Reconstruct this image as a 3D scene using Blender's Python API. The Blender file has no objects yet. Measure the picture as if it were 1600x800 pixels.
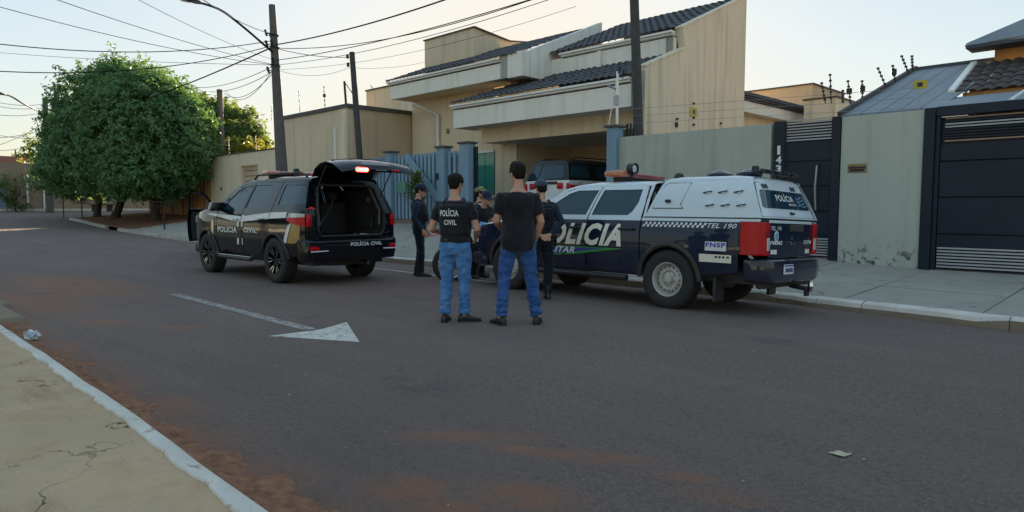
import bpy, bmesh, math, random
from mathutils import Vector, Matrix, noise, geometry
random.seed(7)
R2 = math.sqrt(.5); PI = math.pi; rad = math.radians
scene = bpy.context.scene
C = scene.collection

# ------------------------------------------------------------------ camera, sky, sun, exposure
CAM_F, CAM_HY, CAM_H = 1060.0, 322.0, 1.35          # focal length and horizon row measured in a 1600 px wide picture
PITCH = math.atan((400 - CAM_HY) / CAM_F)
cam = bpy.data.cameras.new('camera')
cam.sensor_width = 36; cam.lens = 36 * CAM_F / 1600
cam.clip_start = .05; cam.clip_end = 3000
cam_o = bpy.data.objects.new('camera', cam); C.objects.link(cam_o)
cam_o.location = (0, 0, CAM_H); cam_o.rotation_euler = (PI / 2 - PITCH, 0, PI / 4)
scene.camera = cam_o
scene.view_settings.view_transform = 'Standard'; scene.view_settings.look = 'None'
scene.view_settings.gamma = 1; scene.view_settings.exposure = 2.36
SUN_EL = rad(11)
sun_dir = Vector(((.02 - 1) * R2, (.02 + 1) * R2, 0)).normalized()
sun_az = math.atan2(sun_dir.x, sun_dir.y)
sun_vec = Vector((sun_dir.x * math.cos(SUN_EL), sun_dir.y * math.cos(SUN_EL), math.sin(SUN_EL)))
W = bpy.data.worlds.new('World'); scene.world = W; W.use_nodes = True
wn = W.node_tree
sky = wn.nodes.new('ShaderNodeTexSky'); sky.sky_type = 'NISHITA'; sky.sun_disc = False
sky.sun_elevation = SUN_EL; sky.sun_rotation = sun_az
sky.altitude = 300; sky.air_density = 1.2; sky.dust_density = .7; sky.ozone_density = 1.9
bgn = [n for n in wn.nodes if n.type == 'BACKGROUND'][0]
gm = wn.nodes.new('ShaderNodeGamma'); gm.inputs[1].default_value = .09          # tone compression: the whole sky evened out alike
wn.links.new(sky.outputs[0], gm.inputs[0]); hs = wn.nodes.new('ShaderNodeHueSaturation'); hs.inputs['Saturation'].default_value = 5.4; wn.links.new(gm.outputs[0], hs.inputs['Color']); wn.links.new(hs.outputs[0], bgn.inputs[0]); bgn.inputs[1].default_value = .15
sl = bpy.data.lights.new('sun', 'SUN'); sl.energy = 4.5; sl.angle = rad(.6); sl.color = (1, .83, .6)
so = bpy.data.objects.new('sun', sl); C.objects.link(so)
so.rotation_euler = sun_vec.to_track_quat('Z', 'Y').to_euler(); so.location = (0, 0, 30)

# ------------------------------------------------------------------ survey helpers: from a sight line to a point on a known surface
def ray(px, py):
    a = (px - 800) / CAM_F; b = -(py - 400) / CAM_F
    X = a; Y = math.cos(PITCH) + b * math.sin(PITCH); Z = -math.sin(PITCH) + b * math.cos(PITCH)
    return ((X - Y) * R2, (X + Y) * R2, Z)
def G(px, py, z=0.):
    d = ray(px, py); t = (z - CAM_H) / d[2]; return Vector((d[0] * t, d[1] * t, z))
def FY(px, py, y):
    d = ray(px, py); t = y / d[1]; return Vector((d[0] * t, y, CAM_H + d[2] * t))
def FX(px, py, x):
    d = ray(px, py); t = x / d[0]; return Vector((x, d[1] * t, CAM_H + d[2] * t))
def AT(px, py, depth):
    d = ray(px, py); t = depth / ((d[1] - d[0]) * R2); return Vector((d[0] * t, d[1] * t, CAM_H + d[2] * t))

def lerp(a, b, t): return a + (b - a) * t
def interp(tab, x):
    if x <= tab[0][0]: return tab[0][1]
    for (a, va), (b, vb) in zip(tab, tab[1:]):
        if x <= b: return lerp(va, vb, (x - a) / (b - a))
    return tab[-1][1]
def sstep(a, b, x):
    t = max(0, min(1, (x - a) / (b - a))); return t * t * (3 - 2 * t)
KERB = [(-47.5, 10.0), (-6, 10.0), (-4.4, 9.9), (-3.2, 9.65), (-1, 9.35), (12, 8.2)]
def rise(x): return .0008 * min(0, max(x, -62) + 22) ** 2
def zroad(x, y):
    z = rise(x)
    if x > -47: z -= .035 * max(0, min(y, 10.0) - 7.5) * sstep(-46, -38, x)
    return z
WALL_Y = 14.2
def kerby(x): return interp(KERB, x)
def zwallside(x): return interp([(-60, 1.3), (-47, .98), (-36, .82), (-22, .78), (-14, .74), (-10, .56), (-6, .3), (-3.4, .19), (6, .16)], x)
def zpave(x, y):
    k = kerby(x); z0 = zroad(x, k) + .14
    t = (y - k) / (WALL_Y - k); return lerp(z0, max(zwallside(x), z0 + .02), max(0, min(1.0, t)))

# ------------------------------------------------------------------ materials
MATS = {}
class NT:
    def __init__(s, name):
        s.m = bpy.data.materials.new(name); s.m.use_nodes = True; s.t = s.m.node_tree
        s.b = s.t.nodes['Principled BSDF']; s.tc = s.t.nodes.new('ShaderNodeTexCoord'); MATS[name] = s.m
    def n(s, typ, **kw):
        x = s.t.nodes.new(typ)
        for k, v in kw.items(): setattr(x, k, v)
        return x
    def l(s, a, b): s.t.links.new(a, b)
    def set(s, sock, v):
        if hasattr(v, 'is_linked') or hasattr(v, 'links'): s.l(v, sock)
        else: sock.default_value = v
    def pos(s): return s.n('ShaderNodeNewGeometry').outputs['Position']
    def obj(s): return s.tc.outputs['Object']
    def noise(s, vec, scale, detail=4, rough=.6, dist=0):
        x = s.n('ShaderNodeTexNoise'); s.l(vec, x.inputs['Vector'])
        x.inputs['Scale'].default_value = scale; x.inputs['Detail'].default_value = detail
        x.inputs['Roughness'].default_value = rough; x.inputs['Distortion'].default_value = dist
        return x.outputs['Fac']
    def ramp(s, fac, a, b, ca=0., cb=1.):
        x = s.n('ShaderNodeMapRange'); x.clamp = True; s.l(fac, x.inputs[0])
        x.inputs[1].default_value = a; x.inputs[2].default_value = b; x.inputs[3].default_value = ca; x.inputs[4].default_value = cb
        return x.outputs[0]
    def mix(s, fac, a, b):
        x = s.n('ShaderNodeMix', data_type='RGBA'); s.set(x.inputs[0], fac)
        for i, v in ((6, a), (7, b)):
            if isinstance(v, tuple): x.inputs[i].default_value = (*v, 1)
            else: s.l(v, x.inputs[i])
        return x.outputs[2]
    def math(s, op, a, b=0.):
        x = s.n('ShaderNodeMath', operation=op); s.set(x.inputs[0], a); s.set(x.inputs[1], b); return x.outputs[0]
    def scale(s, vec, v):
        x = s.n('ShaderNodeMapping'); s.l(vec, x.inputs[0]); x.inputs['Scale'].default_value = v; return x.outputs[0]
    def sep(s, vec):
        x = s.n('ShaderNodeSeparateXYZ'); s.l(vec, x.inputs[0]); return x.outputs
    def blob(s, cx, cy, rx, ry, ang=0):
        x = s.n('ShaderNodeMapping', vector_type='TEXTURE'); s.l(s.pos(), x.inputs[0])
        x.inputs['Location'].default_value = (cx, cy, 0); x.inputs['Rotation'].default_value = (0, 0, ang); x.inputs['Scale'].default_value = (rx, ry, 1e6)
        y = s.n('ShaderNodeVectorMath', operation='LENGTH'); s.l(x.outputs[0], y.inputs[0]); return s.ramp(y.outputs['Value'], 1, .3)
    def bump(s, h, strength=.3, dist=.01):
        x = s.n('ShaderNodeBump'); s.l(h, x.inputs['Height']); x.inputs['Strength'].default_value = strength; x.inputs['Distance'].default_value = dist
        s.l(x.outputs[0], s.b.inputs['Normal'])
    def col(s, v):
        if isinstance(v, tuple): s.b.inputs['Base Color'].default_value = (*v, 1)
        else: s.l(v, s.b.inputs['Base Color'])
    def p(s, **kw):
        for k, v in kw.items(): s.set(s.b.inputs[{'rough': 'Roughness', 'metal': 'Metallic', 'spec': 'Specular IOR Level', 'coat': 'Coat Weight', 'coatr': 'Coat Roughness', 'trans': 'Transmission Weight', 'alpha': 'Alpha', 'sheen': 'Sheen Weight', 'ior': 'IOR'}[k]], v)

def M(name, c, c2=None, rough=.6, metal=0., scale=6., bump=0., bscale=60., spec=.5, coat=0., world=True, detail=5, **kw):
    if name in MATS: return MATS[name]
    t = NT(name); v = t.pos() if world else t.obj()
    if c2 is None: c2 = tuple(x * .82 for x in c)
    f = t.ramp(t.noise(v, scale, detail, .65), .32, .68)
    t.col(t.mix(f, c, c2)); t.p(rough=rough, metal=metal, spec=spec, coat=coat, **kw)
    if bump: t.bump(t.noise(v, bscale, 3, .6), bump, .01)
    return t.m

def wallpaint(name, c, c2, streak=.35, dirt=(.16, .14, .12), z0=0., base=.0, bump=.15):
    """rendered wall: big soft blotches, vertical rain streaks, grime along the foot"""
    t = NT(name); p = t.pos()
    f = t.ramp(t.noise(p, .7, 6, .6), .3, .7); a = t.mix(f, c, c2)
    s1 = t.noise(t.scale(p, (2.2, 2.2, .12)), 1.6, 5, .6)
    a = t.mix(t.math('MULTIPLY', t.ramp(s1, .5, .78), streak), a, dirt)
    fine = t.noise(p, 28, 4, .7); a = t.mix(t.ramp(fine, .45, .8, 0, .12), a, dirt)
    if base:
        z = t.sep(p)[2]; low = t.ramp(z, z0 + .55, z0 + .15, 0, 1)
        blot = t.ramp(t.noise(p, 5.5, 5, .65), .53, .60); a = t.mix(t.math('MULTIPLY', t.math('MULTIPLY', low, blot), base), a, (.035, .04, .035))
    t.col(a); t.p(rough=.85, spec=.25); t.bump(t.noise(p, 45, 4, .6), bump, .01)
    return t.m

def asphalt():
    t = NT('asphalt'); p = t.pos(); x, y, z = t.sep(p)
    g = t.noise(p, 75, 5, .8); g2 = t.noise(p, 24, 5, .75); big = t.noise(p, .3, 6, .62); mid = t.noise(t.scale(p, (.22, 1.5, 1)), 1.3, 7, .72)
    a = t.mix(t.ramp(g, .36, .64), (0.081, 0.056, 0.050), (0.388, 0.285, 0.243)); a = t.mix(t.ramp(g2, .42, .62, 0, .75), a, (0.101, 0.072, 0.064)); a = t.mix(t.ramp(t.noise(p, 9, 5, .7), .40, .66, 0, .5), a, (0.226, 0.166, 0.140))
    a = t.mix(t.ramp(big, .38, .66, 0, .55), a, (0.149, 0.107, 0.096)); a = t.mix(t.ramp(mid, .48, .74, 0, .5), a, (0.239, 0.177, 0.149))
    # paler wheel tracks, darker oil line between them
    tr = t.math('MULTIPLY', t.ramp(t.noise(t.scale(p, (.12, 1.4, 1)), 1.1, 4, .55), .42, .62), t.ramp(t.noise(p, .9, 5, .6), .3, .7)); a = t.mix(t.math('MULTIPLY', tr, .35), a, (0.259, 0.194, 0.167))
    oil = t.math('MULTIPLY', t.ramp(t.noise(p, .55, 6, .7), .60, .70), .45); a = t.mix(oil, a, (0.058, 0.048, 0.049))
    grit = t.n('ShaderNodeTexVoronoi'); t.l(p, grit.inputs['Vector']); grit.inputs['Scale'].default_value = 30
    chip = t.math('MULTIPLY', t.ramp(grit.outputs['Distance'], .2, .1), t.ramp(t.noise(p, 4, 3, .6), .54, .62)); a = t.mix(t.math('MULTIPLY', chip, .5), a, (0.413, 0.351, 0.281))
    w = t.n('ShaderNodeVectorMath', operation='ADD'); t.l(p, w.inputs[0]); nz = t.n('ShaderNodeTexNoise'); t.l(p, nz.inputs[0]); nz.inputs['Scale'].default_value = 1.4; nz.inputs['Detail'].default_value = 7
    sc = t.n('ShaderNodeVectorMath', operation='SCALE'); t.l(nz.outputs['Color'], sc.inputs[0]); sc.inputs['Scale'].default_value = 1.4; t.l(sc.outputs[0], w.inputs[1])
    vo = t.n('ShaderNodeTexVoronoi', feature='DISTANCE_TO_EDGE'); t.l(w.outputs[0], vo.inputs['Vector']); vo.inputs['Scale'].default_value = .38
    cr = t.math('MULTIPLY', t.ramp(vo.outputs['Distance'], .006, .001), t.ramp(t.noise(p, .35, 3, .5), .5, .62)); a = t.mix(t.math('MULTIPLY', cr, .06), a, (0.038, 0.033, 0.030))
    ny = t.noise(p, 2.6, 9, .78); fine = t.ramp(t.noise(p, 60, 4, .75), .35, .6); d = None
    for c in [(-2.93, 2.58, 0.55, 0.14, 0.75), (-2.58, 2.64, 0.22, 0.09, 0.5), (-2.22, 2.83, 0.45, 0.14, 0.6), (-2.57, 1.88, 0.42, 0.22, 0.5), (-2.21, 2.17, 0.5, 0.22, 0.5), (-2.28, 1.88, 0.4, 0.2, 0.4), (-1.48, 2.87, 0.3, 0.12, 0.5), (-1.75, 2.92, 0.25, 0.1, 0.5), (-8.8, 2.2, 0.55, 0.3, 0.6), (-11.5, 2.0, 2.6, 0.7, 0.05), (-7.9, 2.7, 0.35, 0.16, 0.7), (-13.5, 2.8, 3.5, 1.0, 0.1)]:
        e = t.blob(*c); d = e if d is None else t.math('MAXIMUM', d, e)
    lip = t.ramp(t.math('ADD', y, t.math('MULTIPLY', t.noise(p, 2.2, 7, .7), -.9)), 1.32, .92); m = t.math('MULTIPLY', t.math('MAXIMUM', d, lip), t.ramp(ny, .36, .54)); m = t.math('MULTIPLY', m, t.math('ADD', t.math('MULTIPLY', fine, .6), .35))
    a = t.mix(m, a, (0.349, 0.152, 0.086)); t.col(a); t.p(rough=.88, spec=.25)
    t.bump(t.math('ADD', g, t.math('MULTIPLY', g2, .8)), 1., .018)
    return t.m

def concrete(name, c, c2, c3, joints=None, crack=True):
    t = NT(name); p = t.pos()
    a = t.mix(t.ramp(t.noise(p, .8, 7, .65), .32, .68), c, c2); a = t.mix(t.ramp(t.noise(p, 2.6, 8, .7), .5, .75, 0, .7), a, c3)
    g = t.noise(p, 90, 3, .7); a = t.mix(t.ramp(g, .45, .8, 0, .35), a, tuple(v * .55 for v in c))
    st = t.noise(t.scale(p, (.5, 2.2, 1)), 1.6, 8, .75); a = t.mix(t.ramp(st, .56, .72, 0, .5), a, tuple(v * .45 for v in c3)); a = t.mix(t.ramp(t.noise(p, 14, 5, .7), .55, .75, 0, .3), a, tuple(v * .5 for v in c))
    h = g
    if crack:
        w = t.n('ShaderNodeVectorMath', operation='ADD'); t.l(p, w.inputs[0])
        nz = t.n('ShaderNodeTexNoise'); t.l(p, nz.inputs[0]); nz.inputs['Scale'].default_value = 1.7; nz.inputs['Detail'].default_value = 6
        sc = t.n('ShaderNodeVectorMath', operation='SCALE'); t.l(nz.outputs['Color'], sc.inputs[0]); sc.inputs['Scale'].default_value = 1.1
        t.l(sc.outputs[0], w.inputs[1])
        vo = t.n('ShaderNodeTexVoronoi', feature='DISTANCE_TO_EDGE'); t.l(w.outputs[0], vo.inputs['Vector']); vo.inputs['Scale'].default_value = .55
        cm = t.math('MULTIPLY', t.ramp(vo.outputs['Distance'], .0045, .001), t.ramp(t.noise(p, 1.1, 4, .6), .42, .55))
        a = t.mix(t.math('MULTIPLY', cm, .85), a, (.03, .026, .022)); h = t.math('SUBTRACT', g, t.math('MULTIPLY', cm, 3))
    t.col(a); t.p(rough=.9, spec=.25); t.bump(h, .35, .008)
    return t.m

def chipped(name, c, under, lo=.42, hi=.5, scale=9):
    t = NT(name); p = t.pos()
    f = t.ramp(t.noise(p, scale, 9, .75), lo, hi); a = t.mix(t.ramp(t.noise(p, 3, 5, .6), .4, .7), c, tuple(v * .8 for v in c))
    t.col(t.mix(f, under, a)); t.p(rough=.8, spec=.3); t.bump(t.noise(p, 60, 4, .7), .3, .006)
    return t.m

def carpaint(name, c, rough=.28, dust=.25, top=None, border=1.16):
    t = NT(name); o = t.obj(); col = c
    x, y, z = t.sep(o)
    if top is not None:
        col = t.mix(t.ramp(z, border - .002, border + .002), c, top)
    low = t.math('MULTIPLY', t.ramp(z, 1.0, .25), t.ramp(t.noise(o, 3.5, 6, .7), .35, .7))
    a = t.mix(t.math('MULTIPLY', low, dust), col, (.2, .12, .08)); t.col(a)
    t.p(rough=t.math('ADD', t.math('MULTIPLY', low, .3), rough), coat=.6, coatr=.03, spec=.12)
    return t.m

def glass(name, c, rough=.02):
    t = NT(name); t.col(c); t.p(rough=rough, spec=.5); return t.m

def leafmat(name, c, c2, tr):
    t = NT(name); o = t.n('ShaderNodeObjectInfo'); p = t.pos()
    f = t.ramp(t.noise(p, 1.3, 4, .6), .3, .7); f2 = t.ramp(t.noise(p, 9, 2, .5), .35, .65, 0, .6)
    a = t.mix(f, c, c2); a = t.mix(f2, a, tuple(v * .6 for v in c)); t.col(a); t.p(rough=.5, spec=.35)
    x = t.n('ShaderNodeBsdfTranslucent'); x.inputs[0].default_value = (*tr, 1)
    m = t.n('ShaderNodeMixShader'); m.inputs[0].default_value = .3
    out = [n for n in t.t.nodes if n.type == 'OUTPUT_MATERIAL'][0]
    t.l(t.b.outputs[0], m.inputs[1]); t.l(x.outputs[0], m.inputs[2]); t.l(m.outputs[0], out.inputs[0]); return t.m

def emis(name, c, s):
    t = NT(name); t.col(c); t.b.inputs['Emission Color'].default_value = (*c, 1); t.b.inputs['Emission Strength'].default_value = s; return t.m

asphalt()
concrete('walk_near', (.52, .365, .225), (.41, .29, .185), (.40, .215, .11))
concrete('walk_far', (.37, .335, .28), (.31, .285, .245), (.23, .205, .175))
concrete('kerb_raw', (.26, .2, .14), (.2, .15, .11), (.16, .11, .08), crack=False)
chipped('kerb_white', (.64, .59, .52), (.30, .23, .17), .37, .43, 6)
chipped('kerb_old', (.44, .42, .38), (.27, .2, .14), .40, .58, 5)
chipped('road_paint', (.64, .59, .51), (.14, .118, .112), .34, .50, 11)
chipped('road_paint_worn', (.42, .39, .35), (.12, .10, .097), .40, .58, 11)
M('soil', (.32, .16, .095), (.14, .068, .042), rough=.97, scale=16, detail=9, bump=1., bscale=45, spec=.1)
M('ground', (.14, .09, .055), (.09, .07, .04), rough=1, scale=.3)
wallpaint('beige_wall', (.80, .65, .45), (.72, .58, .40), .4)
wallpaint('beige_grey', (.75, .63, .46), (.69, .575, .415), .6)
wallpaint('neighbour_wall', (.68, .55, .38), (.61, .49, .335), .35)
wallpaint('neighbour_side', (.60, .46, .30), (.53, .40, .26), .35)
wallpaint('cream_low_wall', (.74, .62, .44), (.68, .57, .40), .25)
wallpaint('fascia_white', (.82, .77, .68), (.76, .71, .62), .35)
wallpaint('stained', (.42, .39, .34), (.25, .22, .19), .8, (.07, .06, .055))
wallpaint('render_grey', (.46, .46, .38), (.38, .385, .32), .45, (.12, .125, .11))
wallpaint('render_mould', (.47, .475, .40), (.41, .42, .355), .3, (.12, .125, .11), z0=.2, base=.9)
wallpaint('orange_wall', (.62, .34, .13), (.54, .28, .11), .2)
wallpaint('brown_wall', (.36, .19, .11), (.28, .15, .09), .45)
wallpaint('far_wall', (.34, .25, .18), (.27, .2, .15), .5)
wallpaint('teal_wall', (.12, .27, .25), (.10, .22, .21), .3)
wallpaint('blue_paint', (.23, .335, .42), (.195, .29, .37), .35, (.1, .13, .15), bump=.05)
M('blue_slat', (.21, .315, .40), (.175, .27, .35), rough=.5, scale=9)
M('roof_tile', (.085, .088, .095), (.045, .048, .055), rough=.8, scale=7, bump=.3, bscale=30)
M('roof_tile_brown', (.10, .075, .068), (.05, .04, .04), rough=.75, scale=9, bump=.3, bscale=30, spec=.4)
M('roof_tile_red', (.28, .085, .055), (.2, .06, .04), rough=.8, scale=5)
M('roof_sheet', (.225, .25, .275), (.175, .2, .225), rough=.6, scale=2)
M('cap_dark', (.10, .092, .085), (.07, .065, .06), rough=.85)
M('gutter_white', (.8, .77, .72), (.75, .72, .67), rough=.5, scale=3)
M('pole_concrete', (.135, .118, .105), (.09, .08, .072), rough=.9, scale=5, bump=.3, bscale=40)
M('pole_dark', (.075, .068, .064), (.05, .046, .044), rough=.9, scale=5)
M('steel', (.32, .32, .33), (.26, .26, .27), rough=.35, metal=.9)
M('dark_metal', (.035, .035, .038), (.025, .025, .027), rough=.5, metal=.5)
M('rust_metal', (.07, .035, .025), (.04, .025, .02), rough=.7, metal=.4, scale=12)
M('cable', (.012, .012, .013), rough=.95, spec=.05)
M('gate_black', (.012, .019, .030), (.008, .013, .022), rough=.5, scale=1.5, spec=.3)
M('gate_bar', (.42, .41, .42), (.36, .35, .36), rough=.4, metal=.2)
M('gate_bar_rust', (.36, .22, .15), (.28, .17, .12), rough=.5)
M('white_paint', (.7, .7, .7), (.64, .64, .64), rough=.5)
M('yellow_plate', (.52, .40, .035), (.42, .33, .04), rough=.5)
M('black_print', (.012, .012, .013), rough=.5)
M('brass', (.30, .21, .10), (.2, .14, .07), rough=.5, metal=.4)
M('bark', (.075, .058, .045), (.04, .032, .026), rough=.95, scale=14, bump=.8, bscale=25)
leafmat('leaf_dark', (.095, .215, .09), (.15, .27, .11), (.15, .26, .05))
leafmat('leaf_mid', (.07, .125, .045), (.10, .16, .05), (.25, .32, .05))
leafmat('leaf_yellow', (.12, .15, .02), (.18, .19, .025), (.4, .36, .04))
leafmat('leaf_plant', (.07, .12, .035), (.12, .16, .035), (.2, .25, .05))
M('curtain_green', (.10, .26, .19), (.08, .21, .155), rough=.75, scale=3)
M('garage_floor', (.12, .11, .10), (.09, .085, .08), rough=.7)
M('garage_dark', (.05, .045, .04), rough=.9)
glass('glass_green', (.05, .26, .20), .06)
glass('glass_dark', (.010, .040, .062), .015)
glass('glass_house', (.03, .06, .055), .04)
# vehicles
carpaint('truck_paint', (.008, .016, .038), .25, .22, (.60, .66, .70), 1.165)
carpaint('truck_white', (.60, .66, .70), .25, .06)
carpaint('truck_dark', (.008, .016, .038), .25, .3)
carpaint('suv_paint', (.004, .0065, .010), .12, .08)
carpaint('white_car_paint', (.62, .62, .62), .25, .05, (.010, .010, .012), 1.285)
M('tyre', (.020, .019, .019), (.03, .027, .025), rough=.85, scale=9, world=False, bump=.2, bscale=60)
M('plastic_black', (.016, .016, .018), (.024, .023, .024), rough=.55, world=False)
M('plastic_dusty', (.06, .045, .035), (.03, .026, .024), rough=.75, world=False, scale=7)
M('rim_steel', (.50, .48, .44), (.40, .37, .33), rough=.45, metal=.3, world=False, scale=9)
M('rim_black', (.016, .016, .018), rough=.35, metal=.6, world=False)
M('chrome', (.6, .6, .6), (.55, .55, .55), rough=.12, metal=1., world=False)
M('decal_white', (.72, .72, .70), (.66, .66, .64), rough=.45, world=False)
M('decal_cream', (.80, .74, .60), (.74, .68, .55), rough=.45, world=False)
M('decal_gold', (.42, .27, .075), (.3, .18, .05), rough=.4, world=False, scale=16)
M('decal_green', (.03, .28, .06), rough=.4, world=False)
M('decal_blue', (.03, .045, .25), rough=.4, world=False)
M('decal_violet', (.09, .05, .42), rough=.4, world=False)
M('decal_sky', (.16, .34, .55), rough=.4, world=False)
M('lamp_red', (.50, .004, .010), (.40, .003, .008), rough=.35, spec=.25, coat=.12, world=False)
M('lamp_deep', (.30, .006, .010), (.22, .005, .008), rough=.2, coat=.5, world=False)
M('lamp_clear', (.55, .53, .52), (.45, .43, .42), rough=.15, coat=1., world=False)
emis('lamp_lit', (1., .03, .02), 5.0); emis('lamp_core', (1., .55, .4), 12.)
M('beacon_red', (.30, .055, .05), (.24, .045, .045), rough=.25, coat=.8, world=False)
M('beacon_amber', (.50, .16, .07), rough=.25, coat=.8, world=False)
M('trim_inside', (.022, .022, .024), (.03, .03, .032), rough=.8, world=False)
M('trim_grey', (.10, .105, .11), (.08, .085, .09), rough=.6, world=False)
M('bike_red', (.55, .05, .07), (.48, .04, .06), rough=.35, coat=.5, world=False)
M('bike_blue', (.06, .22, .42), (.05, .18, .36), rough=.3, coat=.6, world=False)
M('alu', (.4, .4, .4), (.3, .3, .3), rough=.4, metal=.8, world=False)
# people
M('skin', (.52, .27, .175), (.45, .22, .14), rough=.55, scale=9, world=False)
M('hair', (.010, .008, .007), (.018, .014, .012), spec=.15, rough=.75, scale=40, bump=.6, bscale=120, world=False)
M('eye', (.03, .02, .015), rough=.2, world=False)
def denim(name, c, c2, c3):
    t = NT(name); o = t.obj(); a = t.mix(t.ramp(t.noise(o, 5, 6, .65), .35, .65), c, c2)
    a = t.mix(t.ramp(t.noise(t.scale(o, (1, 1, 1.6)), 7, 7, .7), .46, .68, 0, .85), a, c3); a = t.mix(t.ramp(t.noise(t.scale(o, (1, 1, 3.)), 16, 5, .6), .55, .7, 0, .5), a, tuple(v * .45 for v in c))
    t.col(a); t.p(rough=.85, spec=.2, sheen=.1); t.bump(t.noise(o, 240, 3, .6), .25, .003)
denim('jeans_light', (.045, .145, .34), (.075, .20, .42), (.14, .28, .50))
denim('jeans_dark', (.018, .060, .19), (.030, .085, .25), (.065, .14, .33))
def cloth(name, c, c2, rough=.9):
    t = NT(name); o = t.obj(); t.col(t.mix(t.ramp(t.noise(o, 7, 5, .6), .35, .65), c, c2)); t.p(rough=rough, spec=.2, sheen=.15); t.bump(t.noise(o, 260, 3, .6), .2, .003)
cloth('black_cloth', (.010, .010, .013), (.017, .017, .021)); cloth('vest_black', (.008, .009, .012), (.014, .015, .02), .8)
cloth('navy_cloth', (.010, .018, .034), (.016, .027, .048)); cloth('navy_dark', (.006, .010, .018), (.011, .016, .027))
cloth('cap_navy', (.014, .020, .042), (.022, .03, .058)); cloth('cap_grey', (.05, .065, .09), (.035, .045, .065))
cloth('cream_cloth', (.50, .43, .31), (.42, .36, .26)); cloth('belt', (.10, .085, .07), (.07, .06, .05))
def camo():
    t = NT('camo'); o = t.obj(); a = t.mix(t.ramp(t.noise(o, 22, 2, .5), .46, .5), (.36, .31, .18), (.12, .15, .06))
    a = t.mix(t.ramp(t.noise(o, 31, 2, .5), .58, .6), a, (.08, .06, .04)); t.col(a); t.p(rough=.9)
camo()
M('shoe', (.012, .011, .010), (.022, .019, .016), rough=.5, world=False)
M('bag_white', (.62, .65, .68), (.5, .53, .56), rough=.35, scale=8)

# ------------------------------------------------------------------ mesh helpers
def mesh_obj(name, verts, faces, mat, parent=None, smooth=False, sharp=40, kind=None):
    me = bpy.data.meshes.new(name); me.from_pydata([tuple(v) for v in verts], [], faces); me.validate()
    mats = mat if isinstance(mat, (list, tuple)) else [mat]
    for m in mats: me.materials.append(MATS[m] if isinstance(m, str) else m)
    if smooth:
        me.polygons.foreach_set('use_smooth', [True] * len(me.polygons)); me.set_sharp_from_angle(angle=rad(sharp))
    o = bpy.data.objects.new(name, me); C.objects.link(o)
    if parent is not None: o.parent = parent
    if kind: o['kind'] = kind
    return o
def tag(o, label, cat=None, group=None, kind=None):
    o['label'] = label
    if cat: o['category'] = cat
    if group: o['group'] = group
    if kind: o['kind'] = kind
    return o
def thing(name, label, cat, loc=(0, 0, 0), rz=0., group=None):
    o = bpy.data.objects.new(name, None); C.objects.link(o); o.empty_display_size = .2
    o.location = loc; o.rotation_euler = (0, 0, rz); return tag(o, label, cat, group)
def copy_tree(o, parent=None):
    c = o.copy(); C.objects.link(c); c.parent = parent
    for ch in list(o.children): copy_tree(ch, c)
    return c

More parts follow.
